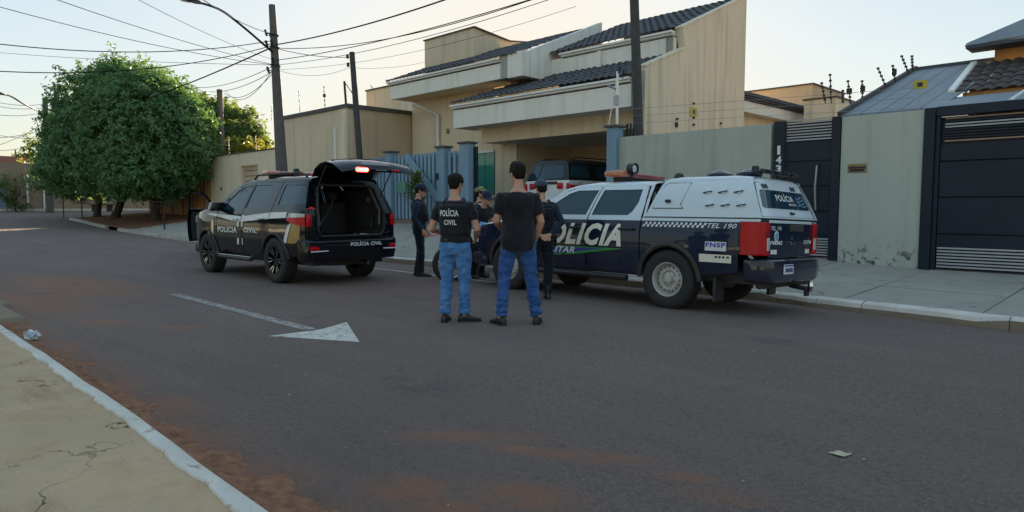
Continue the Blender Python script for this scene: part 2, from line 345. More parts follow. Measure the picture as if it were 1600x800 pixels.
class MB:
    def __init__(s): s.v = []; s.f = []
    def add(s, vs, fs):
        b = len(s.v); s.v += [Vector(v) for v in vs]; s.f += [tuple(i + b for i in f) for f in fs]; return s
    def box(s, x0, x1, y0, y1, z0, z1):
        if x0 > x1: x0, x1 = x1, x0
        if y0 > y1: y0, y1 = y1, y0
        if z0 > z1: z0, z1 = z1, z0
        return s.add([(x0, y0, z0), (x1, y0, z0), (x1, y1, z0), (x0, y1, z0), (x0, y0, z1), (x1, y0, z1), (x1, y1, z1), (x0, y1, z1)],
                     [(0, 3, 2, 1), (4, 5, 6, 7), (0, 1, 5, 4), (1, 2, 6, 5), (2, 3, 7, 6), (3, 0, 4, 7)])
    def bar(s, a, b, w, h, up=(0, 0, 1)):
        a = Vector(a); b = Vector(b); d = (b - a).normalized(); u = Vector(up); sd = d.cross(u)
        if sd.length < 1e-4: sd = d.cross(Vector((1, 0, 0)))
        sd.normalize(); u = sd.cross(d).normalized(); sd *= w / 2; u *= h / 2
        return s.add([a - sd - u, a + sd - u, a + sd + u, a - sd + u, b - sd - u, b + sd - u, b + sd + u, b - sd + u],
                     [(0, 3, 2, 1), (4, 5, 6, 7), (0, 1, 5, 4), (1, 2, 6, 5), (2, 3, 7, 6), (3, 0, 4, 7)])
    def tube(s, pts, r, n=8, cap=True):
        pts = [Vector(p) for p in pts]; k = len(pts); rs = r if isinstance(r, (list, tuple)) else [r] * k
        vs = []; fs = []; ref = None
        for i, p in enumerate(pts):
            d = (pts[min(i + 1, k - 1)] - pts[max(i - 1, 0)]).normalized()
            if ref is None: ref = Vector((0, 0, 1)) if abs(d.z) < .9 else Vector((1, 0, 0))
            a = d.cross(ref).normalized(); b = a.cross(d).normalized(); ref = b
            for j in range(n):
                t = 2 * PI * j / n; vs.append(p + (a * math.cos(t) + b * math.sin(t)) * rs[i])
        for i in range(k - 1):
            for j in range(n): fs.append((i * n + j, i * n + (j + 1) % n, (i + 1) * n + (j + 1) % n, (i + 1) * n + j))
        if cap: fs.append(tuple(range(n - 1, -1, -1))); fs.append(tuple((k - 1) * n + j for j in range(n)))
        return s.add(vs, [f[::-1] for f in fs])
    def loft(s, rings, cap=True, closed=True):
        n = len(rings[0]); vs = [v for r in rings for v in r]; fs = []
        for i in range(len(rings) - 1):
            for j in range(n if closed else n - 1): fs.append((i * n + j, i * n + (j + 1) % n, (i + 1) * n + (j + 1) % n, (i + 1) * n + j))
        if cap and closed: fs.append(tuple(range(n - 1, -1, -1))); fs.append(tuple((len(rings) - 1) * n + j for j in range(n)))
        return s.add(vs, fs)
    def lathe(s, prof, c, axis='y', n=28):
        rings = []; c = Vector(c)
        for j in range(n):
            t = 2 * PI * j / n; q = []
            for (r, h) in prof:
                a, b = r * math.cos(t), r * math.sin(t)
                q.append(c + (Vector((a, h, b)) if axis == 'y' else Vector((a, b, h)) if axis == 'z' else Vector((h, a, b))))
            rings.append(q)
        rings.append(rings[0]); k = len(prof); vs = [v for r in rings[:-1] for v in r]; fs = []
        for j in range(n):
            for i in range(k - 1): fs.append((j * k + i, j * k + i + 1, ((j + 1) % n) * k + i + 1, ((j + 1) % n) * k + i))
        return s.add(vs, fs)
    def prism(s, poly, fn0, fn1):
        """polygon (a,b) extruded between two maps"""
        n = len(poly); vs = [fn0(*p) for p in poly] + [fn1(*p) for p in poly]
        fs = [tuple(range(n - 1, -1, -1)), tuple(n + i for i in range(n))] + [(i, (i + 1) % n, n + (i + 1) % n, n + i) for i in range(n)]
        return s.add(vs, fs)
    def build(s, name, mat, parent=None, smooth=False, bevel=0, seg=1, sharp=40, kind=None, remesh=0, relax=0, fix=True):
        o = mesh_obj(name, s.v, s.f, mat, parent, False, kind=kind); me = o.data
        bm = bmesh.new(); bm.from_mesh(me)
        if fix: bmesh.ops.recalc_face_normals(bm, faces=bm.faces)
        if bevel:
            ed = [e for e in bm.edges if len(e.link_faces) == 2 and e.calc_face_angle() > rad(30)]
            bmesh.ops.bevel(bm, geom=ed, offset=bevel, segments=seg, profile=.5, affect='EDGES', clamp_overlap=True)
        bm.to_mesh(me); bm.free()
        if remesh: do_remesh(o, remesh, relax)
        if smooth or remesh:
            me = o.data; me.polygons.foreach_set('use_smooth', [True] * len(me.polygons))
            if not remesh: me.set_sharp_from_angle(angle=rad(sharp))
        return o

def do_remesh(o, vox, relax=4):
    m = o.modifiers.new('r', 'REMESH'); m.mode = 'VOXEL'; m.voxel_size = vox
    if relax: k = o.modifiers.new('s', 'SMOOTH'); k.factor = .5; k.iterations = relax
    dg = bpy.context.evaluated_depsgraph_get(); ev = o.evaluated_get(dg)
    me = bpy.data.meshes.new_from_object(ev); old = o.data; o.modifiers.clear(); o.data = me; bpy.data.meshes.remove(old)

def inpoly(x, y, poly):
    c = False; n = len(poly); j = n - 1
    for i in range(n):
        xi, yi = poly[i]; xj, yj = poly[j]
        if (yi > y) != (yj > y) and x < (xj - xi) * (y - yi) / (yj - yi) + xi: c = not c
        j = i
    return c
def resample(loop, step):
    out = []
    for (a, b) in zip(loop, loop[1:] + loop[:1]):
        L = math.hypot(b[0] - a[0], b[1] - a[1]); k = max(1, int(math.ceil(L / step)))
        out += [(lerp(a[0], b[0], i / k), lerp(a[1], b[1], i / k)) for i in range(k)]
    return out
def fill(loop, holes=(), step=.08):
    """triangulated 2-D region with interior points, so that it can follow a curved surface"""
    loop = resample(list(loop), step); holes = [resample(list(h), step) for h in holes]
    pts = []; ed = []
    for lp in [loop] + holes:
        b = len(pts); pts += lp; ed += [(b + i, b + (i + 1) % len(lp)) for i in range(len(lp))]
    xs = [p[0] for p in loop]; ys = [p[1] for p in loop]
    nx = int((max(xs) - min(xs)) / step); ny = int((max(ys) - min(ys)) / step)
    for i in range(1, nx + 1):
        for j in range(1, ny + 1):
            x = min(xs) + (i - .5) * (max(xs) - min(xs)) / max(nx, 1); y = min(ys) + (j - .5) * (max(ys) - min(ys)) / max(ny, 1)
            if inpoly(x, y, loop) and not any(inpoly(x, y, h) for h in holes):
                if all((x - q[0]) ** 2 + (y - q[1]) ** 2 > (step * .35) ** 2 for q in pts[:len(ed)]): pts.append((x, y))
    r = geometry.delaunay_2d_cdt([Vector(p) for p in pts], ed, [], 0, 1e-6)
    vs = [(v.x, v.y) for v in r[0]]; fs = []
    for f in r[2]:
        cx = sum(vs[i][0] for i in f) / len(f); cy = sum(vs[i][1] for i in f) / len(f)
        if inpoly(cx, cy, loop) and not any(inpoly(cx, cy, h) for h in holes): fs.append(tuple(f))
    return vs, fs
def patch(name, loop, fn, mat, parent, holes=(), step=.08, mirror=False, thick=0., sharp=60):
    vs, fs = fill(loop, holes, step); res = []
    for sgn in ((1, -1) if mirror else (1,)):
        P3 = [Vector(fn(*p)) for p in vs]
        if sgn < 0: P3 = [Vector((p.x, -p.y, p.z)) for p in P3]
        res.append(mesh_obj(name, P3, fs if sgn > 0 else [f[::-1] for f in fs], mat, parent, True, sharp))
    return res[0]
_txt = {}
def text2d(s, shear=0., bold=0., sx=1.):
    key = (s, shear, bold)
    if key not in _txt:
        cu = bpy.data.curves.new('t', 'FONT'); cu.body = s; cu.shear = shear; cu.offset = bold; cu.space_character = 1 + bold * 3.2; cu.size = 1; cu.resolution_u = 3
        o = bpy.data.objects.new('t', cu); C.objects.link(o); dg = bpy.context.evaluated_depsgraph_get()
        me = bpy.data.meshes.new_from_object(o.evaluated_get(dg))
        _txt[key] = ([(v.co.x, v.co.y) for v in me.vertices], [tuple(p.vertices) for p in me.polygons])
        bpy.data.objects.remove(o); bpy.data.curves.remove(cu); bpy.data.meshes.remove(me)
    return _txt[key]
def lettering(s, fn, mat, parent, a0, a1, b0, b1, shear=0., bold=.02, name='lettering', caps=None):
    """flat letters fitted into the box a0..a1 x b0..b1 of a surface map"""
    vs, fs = text2d(s, shear, bold); xs = [v[0] for v in vs]; ys = [v[1] for v in vs]
    x0, x1 = min(xs), max(xs); y0 = min(ys); y1 = caps if caps else max(ys)
    bm = bmesh.new(); bv = [bm.verts.new((x, y, 0)) for x, y in vs]
    for f in fs:
        try: bm.faces.new([bv[i] for i in f])
        except ValueError: pass
    ny = max(2, int(abs(b1 - b0) / .03)); nx = max(2, int(abs(a1 - a0) / .05))          # cut into small pieces so that the letters follow the surface
    for k in range(1, ny): bmesh.ops.bisect_plane(bm, geom=bm.verts[:] + bm.edges[:] + bm.faces[:], plane_co=(0, lerp(y0, y1, k / ny), 0), plane_no=(0, 1, 0))
    for k in range(1, nx): bmesh.ops.bisect_plane(bm, geom=bm.verts[:] + bm.edges[:] + bm.faces[:], plane_co=(lerp(x0, x1, k / nx), 0, 0), plane_no=(1, 0, 0))
    bm.verts.index_update(); P3 = [fn(lerp(a0, a1, (v.co.x - x0) / (x1 - x0)), lerp(b0, b1, (v.co.y - y0) / (y1 - y0))) for v in bm.verts]; fs = [tuple(v.index for v in f.verts) for f in bm.faces]; bm.free()
    return mesh_obj(name, P3, fs, mat, parent)
def grid(name, xs, ys, zf, mat, parent=None, smooth=True, kind=None):
    vs = [(x, y, zf(x, y)) for y in ys for x in xs]; n = len(xs)
    fs = [(j * n + i, j * n + i + 1, (j + 1) * n + i + 1, (j + 1) * n + i) for j in range(len(ys) - 1) for i in range(n - 1)]
    return mesh_obj(name, vs, fs, mat, parent, smooth, kind=kind)
def frange(a, b, s):
    k = max(1, int(round((b - a) / s))); return [a + (b - a) * i / k for i in range(k + 1)]

# ------------------------------------------------------------------ the ground, the roads, the pavements
gx = [-900, -400, -200, -120, -90] + frange(-75, 30, 3) + [60, 150, 500]; gy = [-500, -200, -80, -40, -20] + frange(-12, 30, 3) + [50, 100, 250, 900]
tag(grid('ground', gx, gy, lambda x, y: rise(x) - .16, 'ground', kind='structure'), 'bare earth under the houses and gardens', kind='structure')
rx = frange(-70, -48.5, 1.5) + frange(-47.5, 14, .75); ry = [-35, -20, -10, -5, 0] + frange(1, 7.5, 1.3) + frange(7.8, 10, .4)
tag(grid('road', rx, ry, zroad, 'asphalt', kind='structure'), 'dusty grey asphalt street with washed red soil', kind='structure')
tag(grid('side_road', frange(-57.8, -48.2, 1.2), [9.9, 12, 16, 22, 30, 45, 70], lambda x, y: zroad(x, y) + .004, 'asphalt', kind='structure'), 'asphalt side road beyond the corner tree', kind='structure')

# far pavement: sloping concrete up to the garden walls, with slab pieces
pave = mesh_obj('far_pavement', *(lambda xs, ts: ([(x, lerp(kerby(x) + .14, WALL_Y + .3, t), zpave(x, lerp(kerby(x) + .14, WALL_Y + .3, t)) - .025) for t in ts for x in xs],
    [(j * len(xs) + i, j * len(xs) + i + 1, (j + 1) * len(xs) + i + 1, (j + 1) * len(xs) + i) for j in range(len(ts) - 1) for i in range(len(xs) - 1)]))(frange(-47.3, 12, .8), frange(0, 1, .125)), 'soil', None, True)
tag(pave, 'sloping concrete pavement in front of the garden walls', kind='structure')
def slab_mesh(x0, x1, y0f, y1f, zf, th=.05, g=.012, nx=4, ny=4):
    vs = []; fs = []
    for j in range(ny + 1):
        for i in range(nx + 1):
            x = lerp(x0 + g, x1 - g, i / nx); y = lerp(y0f(x) + g, y1f(x) - g, j / ny); vs.append((x, y, zf(x, y)))
    n = nx + 1; fs = [(j * n + i, j * n + i + 1, (j + 1) * n + i + 1, (j + 1) * n + i) for j in range(ny) for i in range(nx)]
    b = len(vs); per = [i for i in range(n)] + [j * n + nx for j in range(1, ny + 1)] + [ny * n + i for i in range(nx - 1, -1, -1)] + [j * n for j in range(ny - 1, 0, -1)]
    vs += [(vs[k][0], vs[k][1], vs[k][2] - th) for k in per]; m = len(per)
    fs += [(per[(k + 1) % m], per[k], b + k, b + (k + 1) % m) for k in range(m)]
    return vs, fs
xs_cuts = [-36, -32.5, -29, -25.4, -22.6, -19.4, -16.3, -13.2, -10.6, -8.2, -6.35, -4.95, -3.35, -1.7, .2, 2.4, 5, 8, 11.5]
for a, b in zip(xs_cuts, xs_cuts[1:]):
    rows = [(.0, .36), (.36, 1.02)] if a > -9 else [(0, 1.02)]
    for r0, r1 in rows:
        dz = random.uniform(-.004, .006)
        vs, fs = slab_mesh(a, b, lambda x: lerp(kerby(x) + .15, WALL_Y + .1, r0), lambda x: lerp(kerby(x) + .15, WALL_Y + .1, r1), lambda x, y: zpave(x, y) + dz)
        mesh_obj('paving_slab', vs, fs, 'walk_far', pave, True, 30)
kx = [-47.5, -44.6, -41.5, -39.9, -37.8, -35.6, -32.6, -29.4, -26.2, -23, -19.8, -16.6, -13.4, -10.2, -7.6, -5.6, -4.3, -3.05, -1.4, .8, 3.2, 6, 9]
for i, (a, b) in enumerate(zip(kx, kx[1:])):
    if a == -39.9: continue                        # the broken gap by the trees
    def yl(x, o): return kerby(x) + o
    n = 5; rings = []
    for k in range(n + 1):
        x = lerp(a + .004, b - .004, k / n); j = random.uniform(-.012, .012) if 0 < k < n else 0; z0 = zroad(x, kerby(x)) - .08; zt = zpave(x, kerby(x)) + .012 + j * .5
        drop = .05 if -4.4 < x < -1.5 else 0
        prof = [(-.02 + j, z0), (0.0 + j, zt - .035 - drop), (.03, zt - drop * .6), (.15, zt), (.152, z0)]
        rings.append([(x, yl(x, p), q) for p, q in prof])
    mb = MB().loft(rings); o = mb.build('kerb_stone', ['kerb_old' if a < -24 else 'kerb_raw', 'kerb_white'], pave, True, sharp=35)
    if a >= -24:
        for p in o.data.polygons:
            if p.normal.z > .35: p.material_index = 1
# lane line and arrow
def sheet(name, poly, z, mat, label, cat, parent=None):
    vs, fs = fill(poly, (), .25); o = mesh_obj(name, [(x, y, zroad(x, y) + z) for x, y in vs], fs, mat, parent); return tag(o, label, kind='structure') if label else o
arrow = thing('road_arrow', 'faded white arrow painted on the asphalt', 'road marking', (0, 0, 0))
tipv = G(562, 535); b1 = G(428, 525); b2 = G(540, 504); cy = tipv.y
sheet('arrow_head', [(tipv.x, cy), (b2.x, cy + .53), (b2.x + .2, cy + .1), (b2.x + .2, cy - .1), (b1.x - .02, cy - .50)], .004, 'road_paint', None, None, arrow)
sheet('arrow_shaft', [(-11.0, cy + .07), (-6.75, cy + .075), (-6.75, cy - .075), (-11.0, cy - .07)], .004, 'road_paint_worn', None, None, arrow)
line = thing('lane_line', 'short white parking line painted beside the far kerb', 'road marking')
sheet('line_stripe', [(-15.5, 8.45), (-8.9, 8.4), (-8.9, 8.49), (-15.5, 8.54)], .004, 'road_paint', None, None, line)
# near pavement with its white kerb and the red soil in the gutter
NEAR_K = 1.2
def nk(x): return NEAR_K + .012 * math.sin(x * .9) + .006 * noise.noise(Vector((x * 2.3, 0, 0)))
def znear(x, y): return .115 + .02 * max(0, (NEAR_K - y)) * .3 + .012 * noise.noise(Vector((x * .8, y * .8, 3)))
xs = frange(-30, 12, .12)
npv = mesh_obj('near_pavement', *(lambda xs, ys: ([(x, (nk(x) - .06) if y is None else y, znear(x, NEAR_K if y is None else y)) for y in ys for x in xs],
     [(j * len(xs) + i, j * len(xs) + i + 1, (j + 1) * len(xs) + i + 1, (j + 1) * len(xs) + i) for j in range(len(ys) - 1) for i in range(len(xs) - 1)]))(frange(-30, 12, .3), [-7.9, -3, -2, -1.2, -.6, -.1, .3, .6, .85, None]), 'walk_near', None, True)
tag(npv, 'cracked old concrete pavement edged by a white kerb', kind='structure')
ka = frange(-30, 12, 2.1)
for a, b in zip(ka, ka[1:]):
    rings = []
    for x in frange(a, b, .07):
        j = .022 * noise.noise(Vector((x * 3.1, 5, 0))) + .02 * noise.noise(Vector((x * 9, 1, 0))); zt = znear(x, NEAR_K) + .012
        rings.append([(x, nk(x) + .035, -.12), (x, nk(x) + .012, zt - .035), (x, nk(x) - .012, zt - .004), (x, nk(x) - .088 + j, zt), (x, nk(x) - .098 + j, zt - .03)])
    o = MB().loft(rings, closed=False).build('kerb_stone', 'kerb_white', npv, True, sharp=50, fix=False)
# soil heaped in the gutter, with loose clods along its edge
vs = []; ys = frange(0, 1, .07); sx = frange(-13, 6, .05)
def soilw(x): return .25 + .13 * noise.noise(Vector((x * .8, 2, 1))) + .09 * noise.noise(Vector((x * 2.7, 7, 1))) + .05 * noise.noise(Vector((x * 9, 3, 1))) + .07 * sstep(-4.4, -1.8, x) + .12 * sstep(-8.5, -10.5, x)
for x in sx:
    w = soilw(x)
    for t in ys:
        y = NEAR_K + .02 + t * w; h = (.055 * (1 - t) ** 1.2 + .03 * noise.noise(Vector((x * 4, y * 6, 0))) + .016 * noise.noise(Vector((x * 15, y * 15, 0))) + .008 * noise.noise(Vector((x * 40, y * 40, 0)))) * (1 - t ** 4)
        vs.append((x, y, -.006 + max(-.012, h) + (.004 if t < 1 else -.006)))
n = len(ys); fs = [(i * n + j, (i + 1) * n + j, (i + 1) * n + j + 1, i * n + j + 1) for i in range(len(sx) - 1) for j in range(n - 1)]
rnd = random.Random(5)
for k in range(900):
    x = rnd.uniform(-12, 4); w = soilw(x); y = NEAR_K + .03 + abs(rnd.gauss(w * .9, .07)); r_ = rnd.uniform(.002, .008) * (1.6 if rnd.random() < .08 else 1); b = len(vs)
    vs += [(x + r_ * a, y + r_ * c, .002 + r_ * e) for a, c, e in ((1, .2, 0), (-.3, 1, .05), (-.9, -.4, 0), (.2, -.9, .05), (.05, 0, .45))]; fs += [(b, b + 1, b + 4), (b + 1, b + 2, b + 4), (b + 2, b + 3, b + 4), (b + 3, b, b + 4)]
tag(mesh_obj('gutter_soil', vs, fs, 'soil', None, True, 60), 'red soil heaped in the gutter along the white kerb', 'soil', kind='stuff')
# driveway ramp edge seen at the left, pebbles and litter
dr = MB()
for (px, py, w, d) in ((14, 489, 1.5, .34), (2, 473, .9, .3)):
    g = G(px, py, .05); dr.loft([[(g.x + a * w * .5, g.y - .1 + s * d * .5, z) for a, s, z in ((-1, -1, -.03), (1, -.7, -.03), (.9, 1, -.03), (-1, .9, -.03))], [(g.x + a * w * .45, g.y - .1 + s * d * .45, .085) for a, s, _ in ((-1, -1, 0), (1, -.7, 0), (.9, 1, 0), (-1, .9, 0))]])
tag(dr.build('ramp_slab', 'kerb_raw', None, False, .02), 'low broken concrete driveway ramps in the dirt beside the white kerb', 'ramp')
bm = bmesh.new(); bmesh.ops.create_icosphere(bm, subdivisions=4, radius=1)
for v in bm.verts:
    d = v.co.normalized(); r = .10 * (1 + .55 * noise.noise(d * 2.2 + Vector((3, 1, 0))) + .28 * noise.noise(d * 6) + .12 * noise.noise(d * 14)); v.co = Vector((d.x * r * 1.35, d.y * r * 1.1, max(-.07, d.z * r * .8)))
me = bpy.data.meshes.new('plastic_bag'); bm.to_mesh(me); bm.free(); me.materials.append(MATS['bag_white'])
o = bpy.data.objects.new('plastic_bag', me); C.objects.link(o); g = G(47, 528, .05); o.location = (g.x - .15, 1.36, .05); o.scale = (.55, .55, .6); tag(o, 'crumpled white plastic bag lying in the gutter by the white kerb', 'plastic bag')
def pebble(r, k):
    bm = bmesh.new(); bmesh.ops.create_icosphere(bm, subdivisions=2, radius=r)
    for v in bm.verts: v.co *= 1 + .35 * noise.noise(v.co / r + Vector((k, 0, 0))); v.co.z *= .5
    me = bpy.data.meshes.new('pebble'); bm.to_mesh(me); bm.free(); me.materials.append(MATS['pebble']); return me
M('dry_scrap', (.5, .47, .31), (.36, .33, .22), rough=.9, scale=30); M('pebble', (.38, .35, .30), (.25, .22, .19), rough=.9, scale=20)
pm = [pebble(1, k) for k in range(4)]
for px, py, s in [(806, 592, .012), (833, 668, .014), (1127, 636, .012), (604, 675, .012), (1175, 549, .018), (912, 750, .012), (1034, 741, .012), (1161, 752, .012), (1350, 719, .016), (980, 546, .012), (655, 606, .010), (1255, 545, .010), (830, 700, .010), (1480, 512, .022), (1500, 515, .018), (452, 618, .02), (478, 585, .014), (430, 571, .012), (600, 640, .010), (540, 700, .012), (700, 790, .012), (450, 668, .012), (760, 600, .008), (880, 580, .010)]:
    g = G(px, py); o = bpy.data.objects.new('pebble', random.choice(pm)); C.objects.link(o); o.location = (g.x, g.y, zroad(g.x, g.y) + s * .2); s *= .65; o.scale = (s, s * random.uniform(.6, 1), s); o.rotation_euler.z = random.uniform(0, 6)
    tag(o, 'small pale pebble lying on the asphalt', 'pebble', 'pebbles scattered on the road')
g = G(1313, 711)
vs, fs = fill([(.07 * math.cos(a) * (1 + .3 * math.sin(a * 3)), .045 * math.sin(a) * (1 + .25 * math.cos(a * 4))) for a in [k * PI / 9 for k in range(18)]], (), .03)
o = mesh_obj('flat_litter', [(x, y, .006 + .008 * noise.noise(Vector((x * 30, y * 30, 0)))) for x, y in vs], fs, 'dry_scrap', None, True, 180); o.scale = (.75, .75, .75); o.location = (g.x, g.y, .004); o.rotation_euler.z = .6
tag(o, 'flattened yellowish scrap lying alone on the asphalt', 'litter')

# ------------------------------------------------------------------ buildings
def part(name, mat, parent, *boxes, bevel=0, smooth=False):
    mb = MB()
    for b in boxes: mb.box(*b)
    return mb.build(name, mat, parent, smooth, bevel)
def moulding(name, parent, x0, x1, y, z, mat='gutter_white', ret=None):
    """three stepped bands of a gutter along a fascia that faces the street"""
    o = None
    for k, (dy, z0, z1) in enumerate(((.0, 0, .055), (.05, .06, .115), (.11, .12, .185))):
        part(name, mat, parent, (x0 - dy * .6, x1, y - dy, y + .2, z + z0, z + z1), bevel=.008)
def yz_prism(name, mat, parent, poly, x0, x1):
    return MB().prism(poly, lambda a, b: (x0, a, b), lambda a, b: (x1, a, b)).build(name, mat, parent)
def xz_prism(name, mat, parent, poly, y0, y1):
    return MB().prism(poly, lambda a, b: (a, y0, b), lambda a, b: (a, y1, b)).build(name, mat, parent)
def tile_field(parent, x0, x1, yA, zA, yB, zB, mat='roof_tile', tw=.24, rl=.38, hip0=0., hip1=0., name='roof_tiles'):
    """real overlapping barrel tiles of one roof slope, joined"""
    vs = []; fs = []; L = math.hypot(yB - yA, zB - zA); rows = max(1, int(L / rl)); u = Vector((0, (yB - yA) / L, (zB - zA) / L)); nn = Vector((0, -u.z, u.y))
    for r in range(rows + 1):
        s0 = r * rl; s1 = min(L, s0 + rl + .05)
        if s0 >= L - .02: break
        xa = x0 + hip0 * (s0 / L); xb = x1 - hip1 * (s0 / L); n = max(1, int((xb - xa) / tw)); w = (xb - xa) / n
        for c in range(n):
            jz = random.uniform(-.006, .006); b = len(vs)
            for s, lift in ((s0, .035), (s1, .0)):
                for k in range(7):
                    t = k / 6; h = .06 * math.sin(t * PI) ** .8 if t < 2 else 0
                    vs.append(Vector((xa + (c + t) * w, yA, zA)) + u * s + nn * (lift + h + jz))
            for k in range(7): vs.append(vs[b + k] - nn * .03)
            for k in range(6): fs += [(b + k, b + k + 1, b + 8 + k, b + 7 + k), (b + 14 + k, b + 15 + k, b + k + 1, b + k)]
    return mesh_obj(name, vs, fs, mat, parent, True, 50, kind='stuff')

# --- main beige house
H1 = thing('beige_house', 'beige two-storey house with grey tiled mono-pitch roofs and a boxy tower', 'house', (-16.5, 17, .6))
H1.location = (0, 0, 0)
fl = .72
yz_prism('gable_wall', 'beige_grey', H1, [(15.6, 0), (15.6, 5.06), (17.62, 5.87), (17.45, 6.42), (21.3, 8.1), (21.3, 0)], -10.78, -10.55)
def rake(a, b): MB().bar((-10.665, a[0], a[1] + .03), (-10.665, b[0], b[1] + .03), .27, .07).build('gable_coping', 'beige_grey', H1, bevel=.01)
rake((15.58, 5.06), (17.62, 5.87)); rake((17.42, 6.41), (21.3, 8.1))
xl = -18.15
part('fascia', 'fascia_white', H1, (xl, -10.79, 15.3, 15.46, 4.02, 4.7)); moulding('gutter', H1, xl - .03, -10.79, 15.3, 4.62)
part('fascia_return', 'fascia_white', H1, (xl, xl + .16, 15.463, 17.19, 4.02, 4.7))
part('soffit', 'fascia_white', H1, (xl + .163, -10.79, 15.463, 16.2, 4.03, 4.08))
tile_field(H1, xl - .05, -10.8, 15.2, 4.82, 17.45, 5.72, hip0=1.9)
xb = FY(757, 210, 16.3).x
part('garage_beam', 'beige_wall', H1, (xb, -10.79, 16.2, 16.45, 3.55, 4.028))
part('garage_ceiling', 'fascia_white', H1, (xb, -10.79, 16.453, 20.3, 3.555, 3.65))
part('left_wall', 'beige_wall', H1, (-23.05, xb - .45, 17.2, 17.4, 0, 5.65)); part('left_end_wall', 'beige_wall', H1, (-23.05, -22.85, 17.403, 21.2, 0, 5.65))
part('wall_over_panel', 'beige_wall', H1, (xb - .447, xb + .05, 17.2, 17.4, 3.30, 4.6))
# green glazed panel beside the gate, then the beige column
cx0 = FY(775, 260, 17.2).x; cx1 = FY(808, 260, 17.2).x; gx0 = FY(746, 260, 17.2).x
part('garage_column', 'beige_wall', H1, (cx0, cx1, 17.15, 17.5, .3, 3.553), bevel=.01)
for a, b in ((gx0, (gx0 + cx0) / 2), ((gx0 + cx0) / 2, cx0)): part('glass_panel', 'glass_green', H1, (a + .015, b - .015, 17.12, 17.14, 1.75, 3.3))
part('panel_rail', 'gutter_white', H1, (gx0, cx0, 17.08, 17.15, 1.66, 1.74)); part('panel_header', 'gutter_white', H1, (gx0, cx0, 17.06, 17.15, 3.3, 3.38))
# inside of the open garage
BY = 20.3
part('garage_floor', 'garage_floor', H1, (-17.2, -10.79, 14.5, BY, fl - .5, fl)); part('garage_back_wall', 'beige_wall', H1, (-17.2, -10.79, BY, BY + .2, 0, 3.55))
part('garage_side_wall', 'beige_wall', H1, (cx1 - .2, cx1 - .03, 17.503, BY - .003, .3, 3.553))
dx0 = FY(809, 250, BY).x; dx1 = FY(869, 250, BY).x; n = 9
for k in range(n):
    a = lerp(dx0, dx1, k / n); b = lerp(dx0, dx1, (k + 1) / n)
    vs = []; m = 7
    for i in range(m): vs += [(lerp(a, b, i / (m - 1)), BY - .07 - .03 * math.sin(i / (m - 1) * 2 * PI + k), z) for z in (fl, 3.0)]
    mesh_obj('curtain_fold', vs, [(2 * i, 2 * i + 2, 2 * i + 3, 2 * i + 1) for i in range(m - 1)], 'curtain_green', H1, True)
part('door_frame', 'gutter_white', H1, (dx0 - .06, dx0, BY - .14, BY - .003, fl, 3.06), (dx1, dx1 + .06, BY - .14, BY - .003, fl, 3.06), ((dx0 + dx1) / 2 - .03, (dx0 + dx1) / 2 + .03, BY - .145, BY - .01, fl, 2.998), (dx0, dx1, BY - .14, BY - .003, 3.0, 3.06))
o1 = FY(887, 250, BY).x; o2 = FY(945, 250, BY).x
part('dark_doorway', 'garage_dark', H1, (o1, o2, BY - .03, BY - .004, fl, 2.95)); part('doorway_cabinet', 'beige_grey', H1, (lerp(o1, o2, .4), lerp(o1, o2, .85), BY - .3, BY - .034, fl, 2.75)); part('cabinet_vent', 'garage_dark', H1, (lerp(o1, o2, .62), lerp(o1, o2, .7), BY - .32, BY - .302, 2.2, 2.6))  # doorway is a flat panel; the opening's shade is put into its colour
part('garage_pillar', 'beige_wall', H1, (dx1 + .12, dx1 + .35, BY - .35, BY - .004, fl, 3.55))
# upper left wing
part('upper_fascia', 'fascia_white', H1, (-22.95, -16.55, 16.05, 16.22, 5.6, 6.15)); moulding('gutter', H1, -23.0, -16.56, 16.05, 6.1)
part('upper_fascia_return', 'fascia_white', H1, (-22.95, -22.8, 16.223, 17.19, 5.62, 6.15)); part('upper_soffit', 'beige_wall', H1, (-22.79, -15.5, 16.223, 17.19, 5.62, 5.68))
part('fascia_stain_end', 'stained', H1, (-16.548, -16.2, 16.0, 16.3, 5.58, 6.33)); part('fascia_block', 'fascia_white', H1, (-16.197, -15.48, 15.98, 16.3, 5.55, 6.36), bevel=.01)
yz_prism('party_wall', 'fascia_white', H1, [(16.303, 5.55), (16.303, 6.4), (20.1, 8.0), (20.1, 5.5)], -15.75, -15.48)
tile_field(H1, -23.1, -15.76, 15.95, 6.28, 19.5, 7.68)
part('rear_sun_block', 'beige_wall', H1, (-22.84, -10.79, 20.503, 21.25, 0, 6.3)); yz_prism('rear_party_wall', 'beige_wall', H1, [(17.403, 5.2), (17.403, 6.6), (20.1, 7.85), (20.1, 5.2)], -22.8, -22.6)  # unseen solid wall added behind the house to block the sun
# upper right slope
part('clerestory', 'garage_dark', H1, (-15.47, -10.79, 17.75, 17.9, 5.2, 5.78)); part('right_fascia', 'fascia_white', H1, (-15.47, -10.79, 17.35, 17.52, 5.72, 6.24)); moulding('gutter', H1, -15.0, -10.79, 17.35, 6.2)
part('fascia_bracket', 'fascia_white', H1, (FY(938, 90, 17.3).x - .06, FY(938, 90, 17.3).x + .06, 17.2, 17.346, 5.5, 6.19)); part('fascia_end_stain', 'stained', H1, (-11.0, -10.79, 17.30, 17.348, 5.74, 6.19))
tile_field(H1, -15.47, -10.8, 17.25, 6.40, 21.3, 8.1)
part('roof_back', 'cap_dark', H1, (-15.4, -10.8, 21.32, 21.5, 5.5, 8.12)); part('eave_stain', 'stained', H1, (-10.788, -10.55, 15.32, 15.597, 4.05, 4.95))
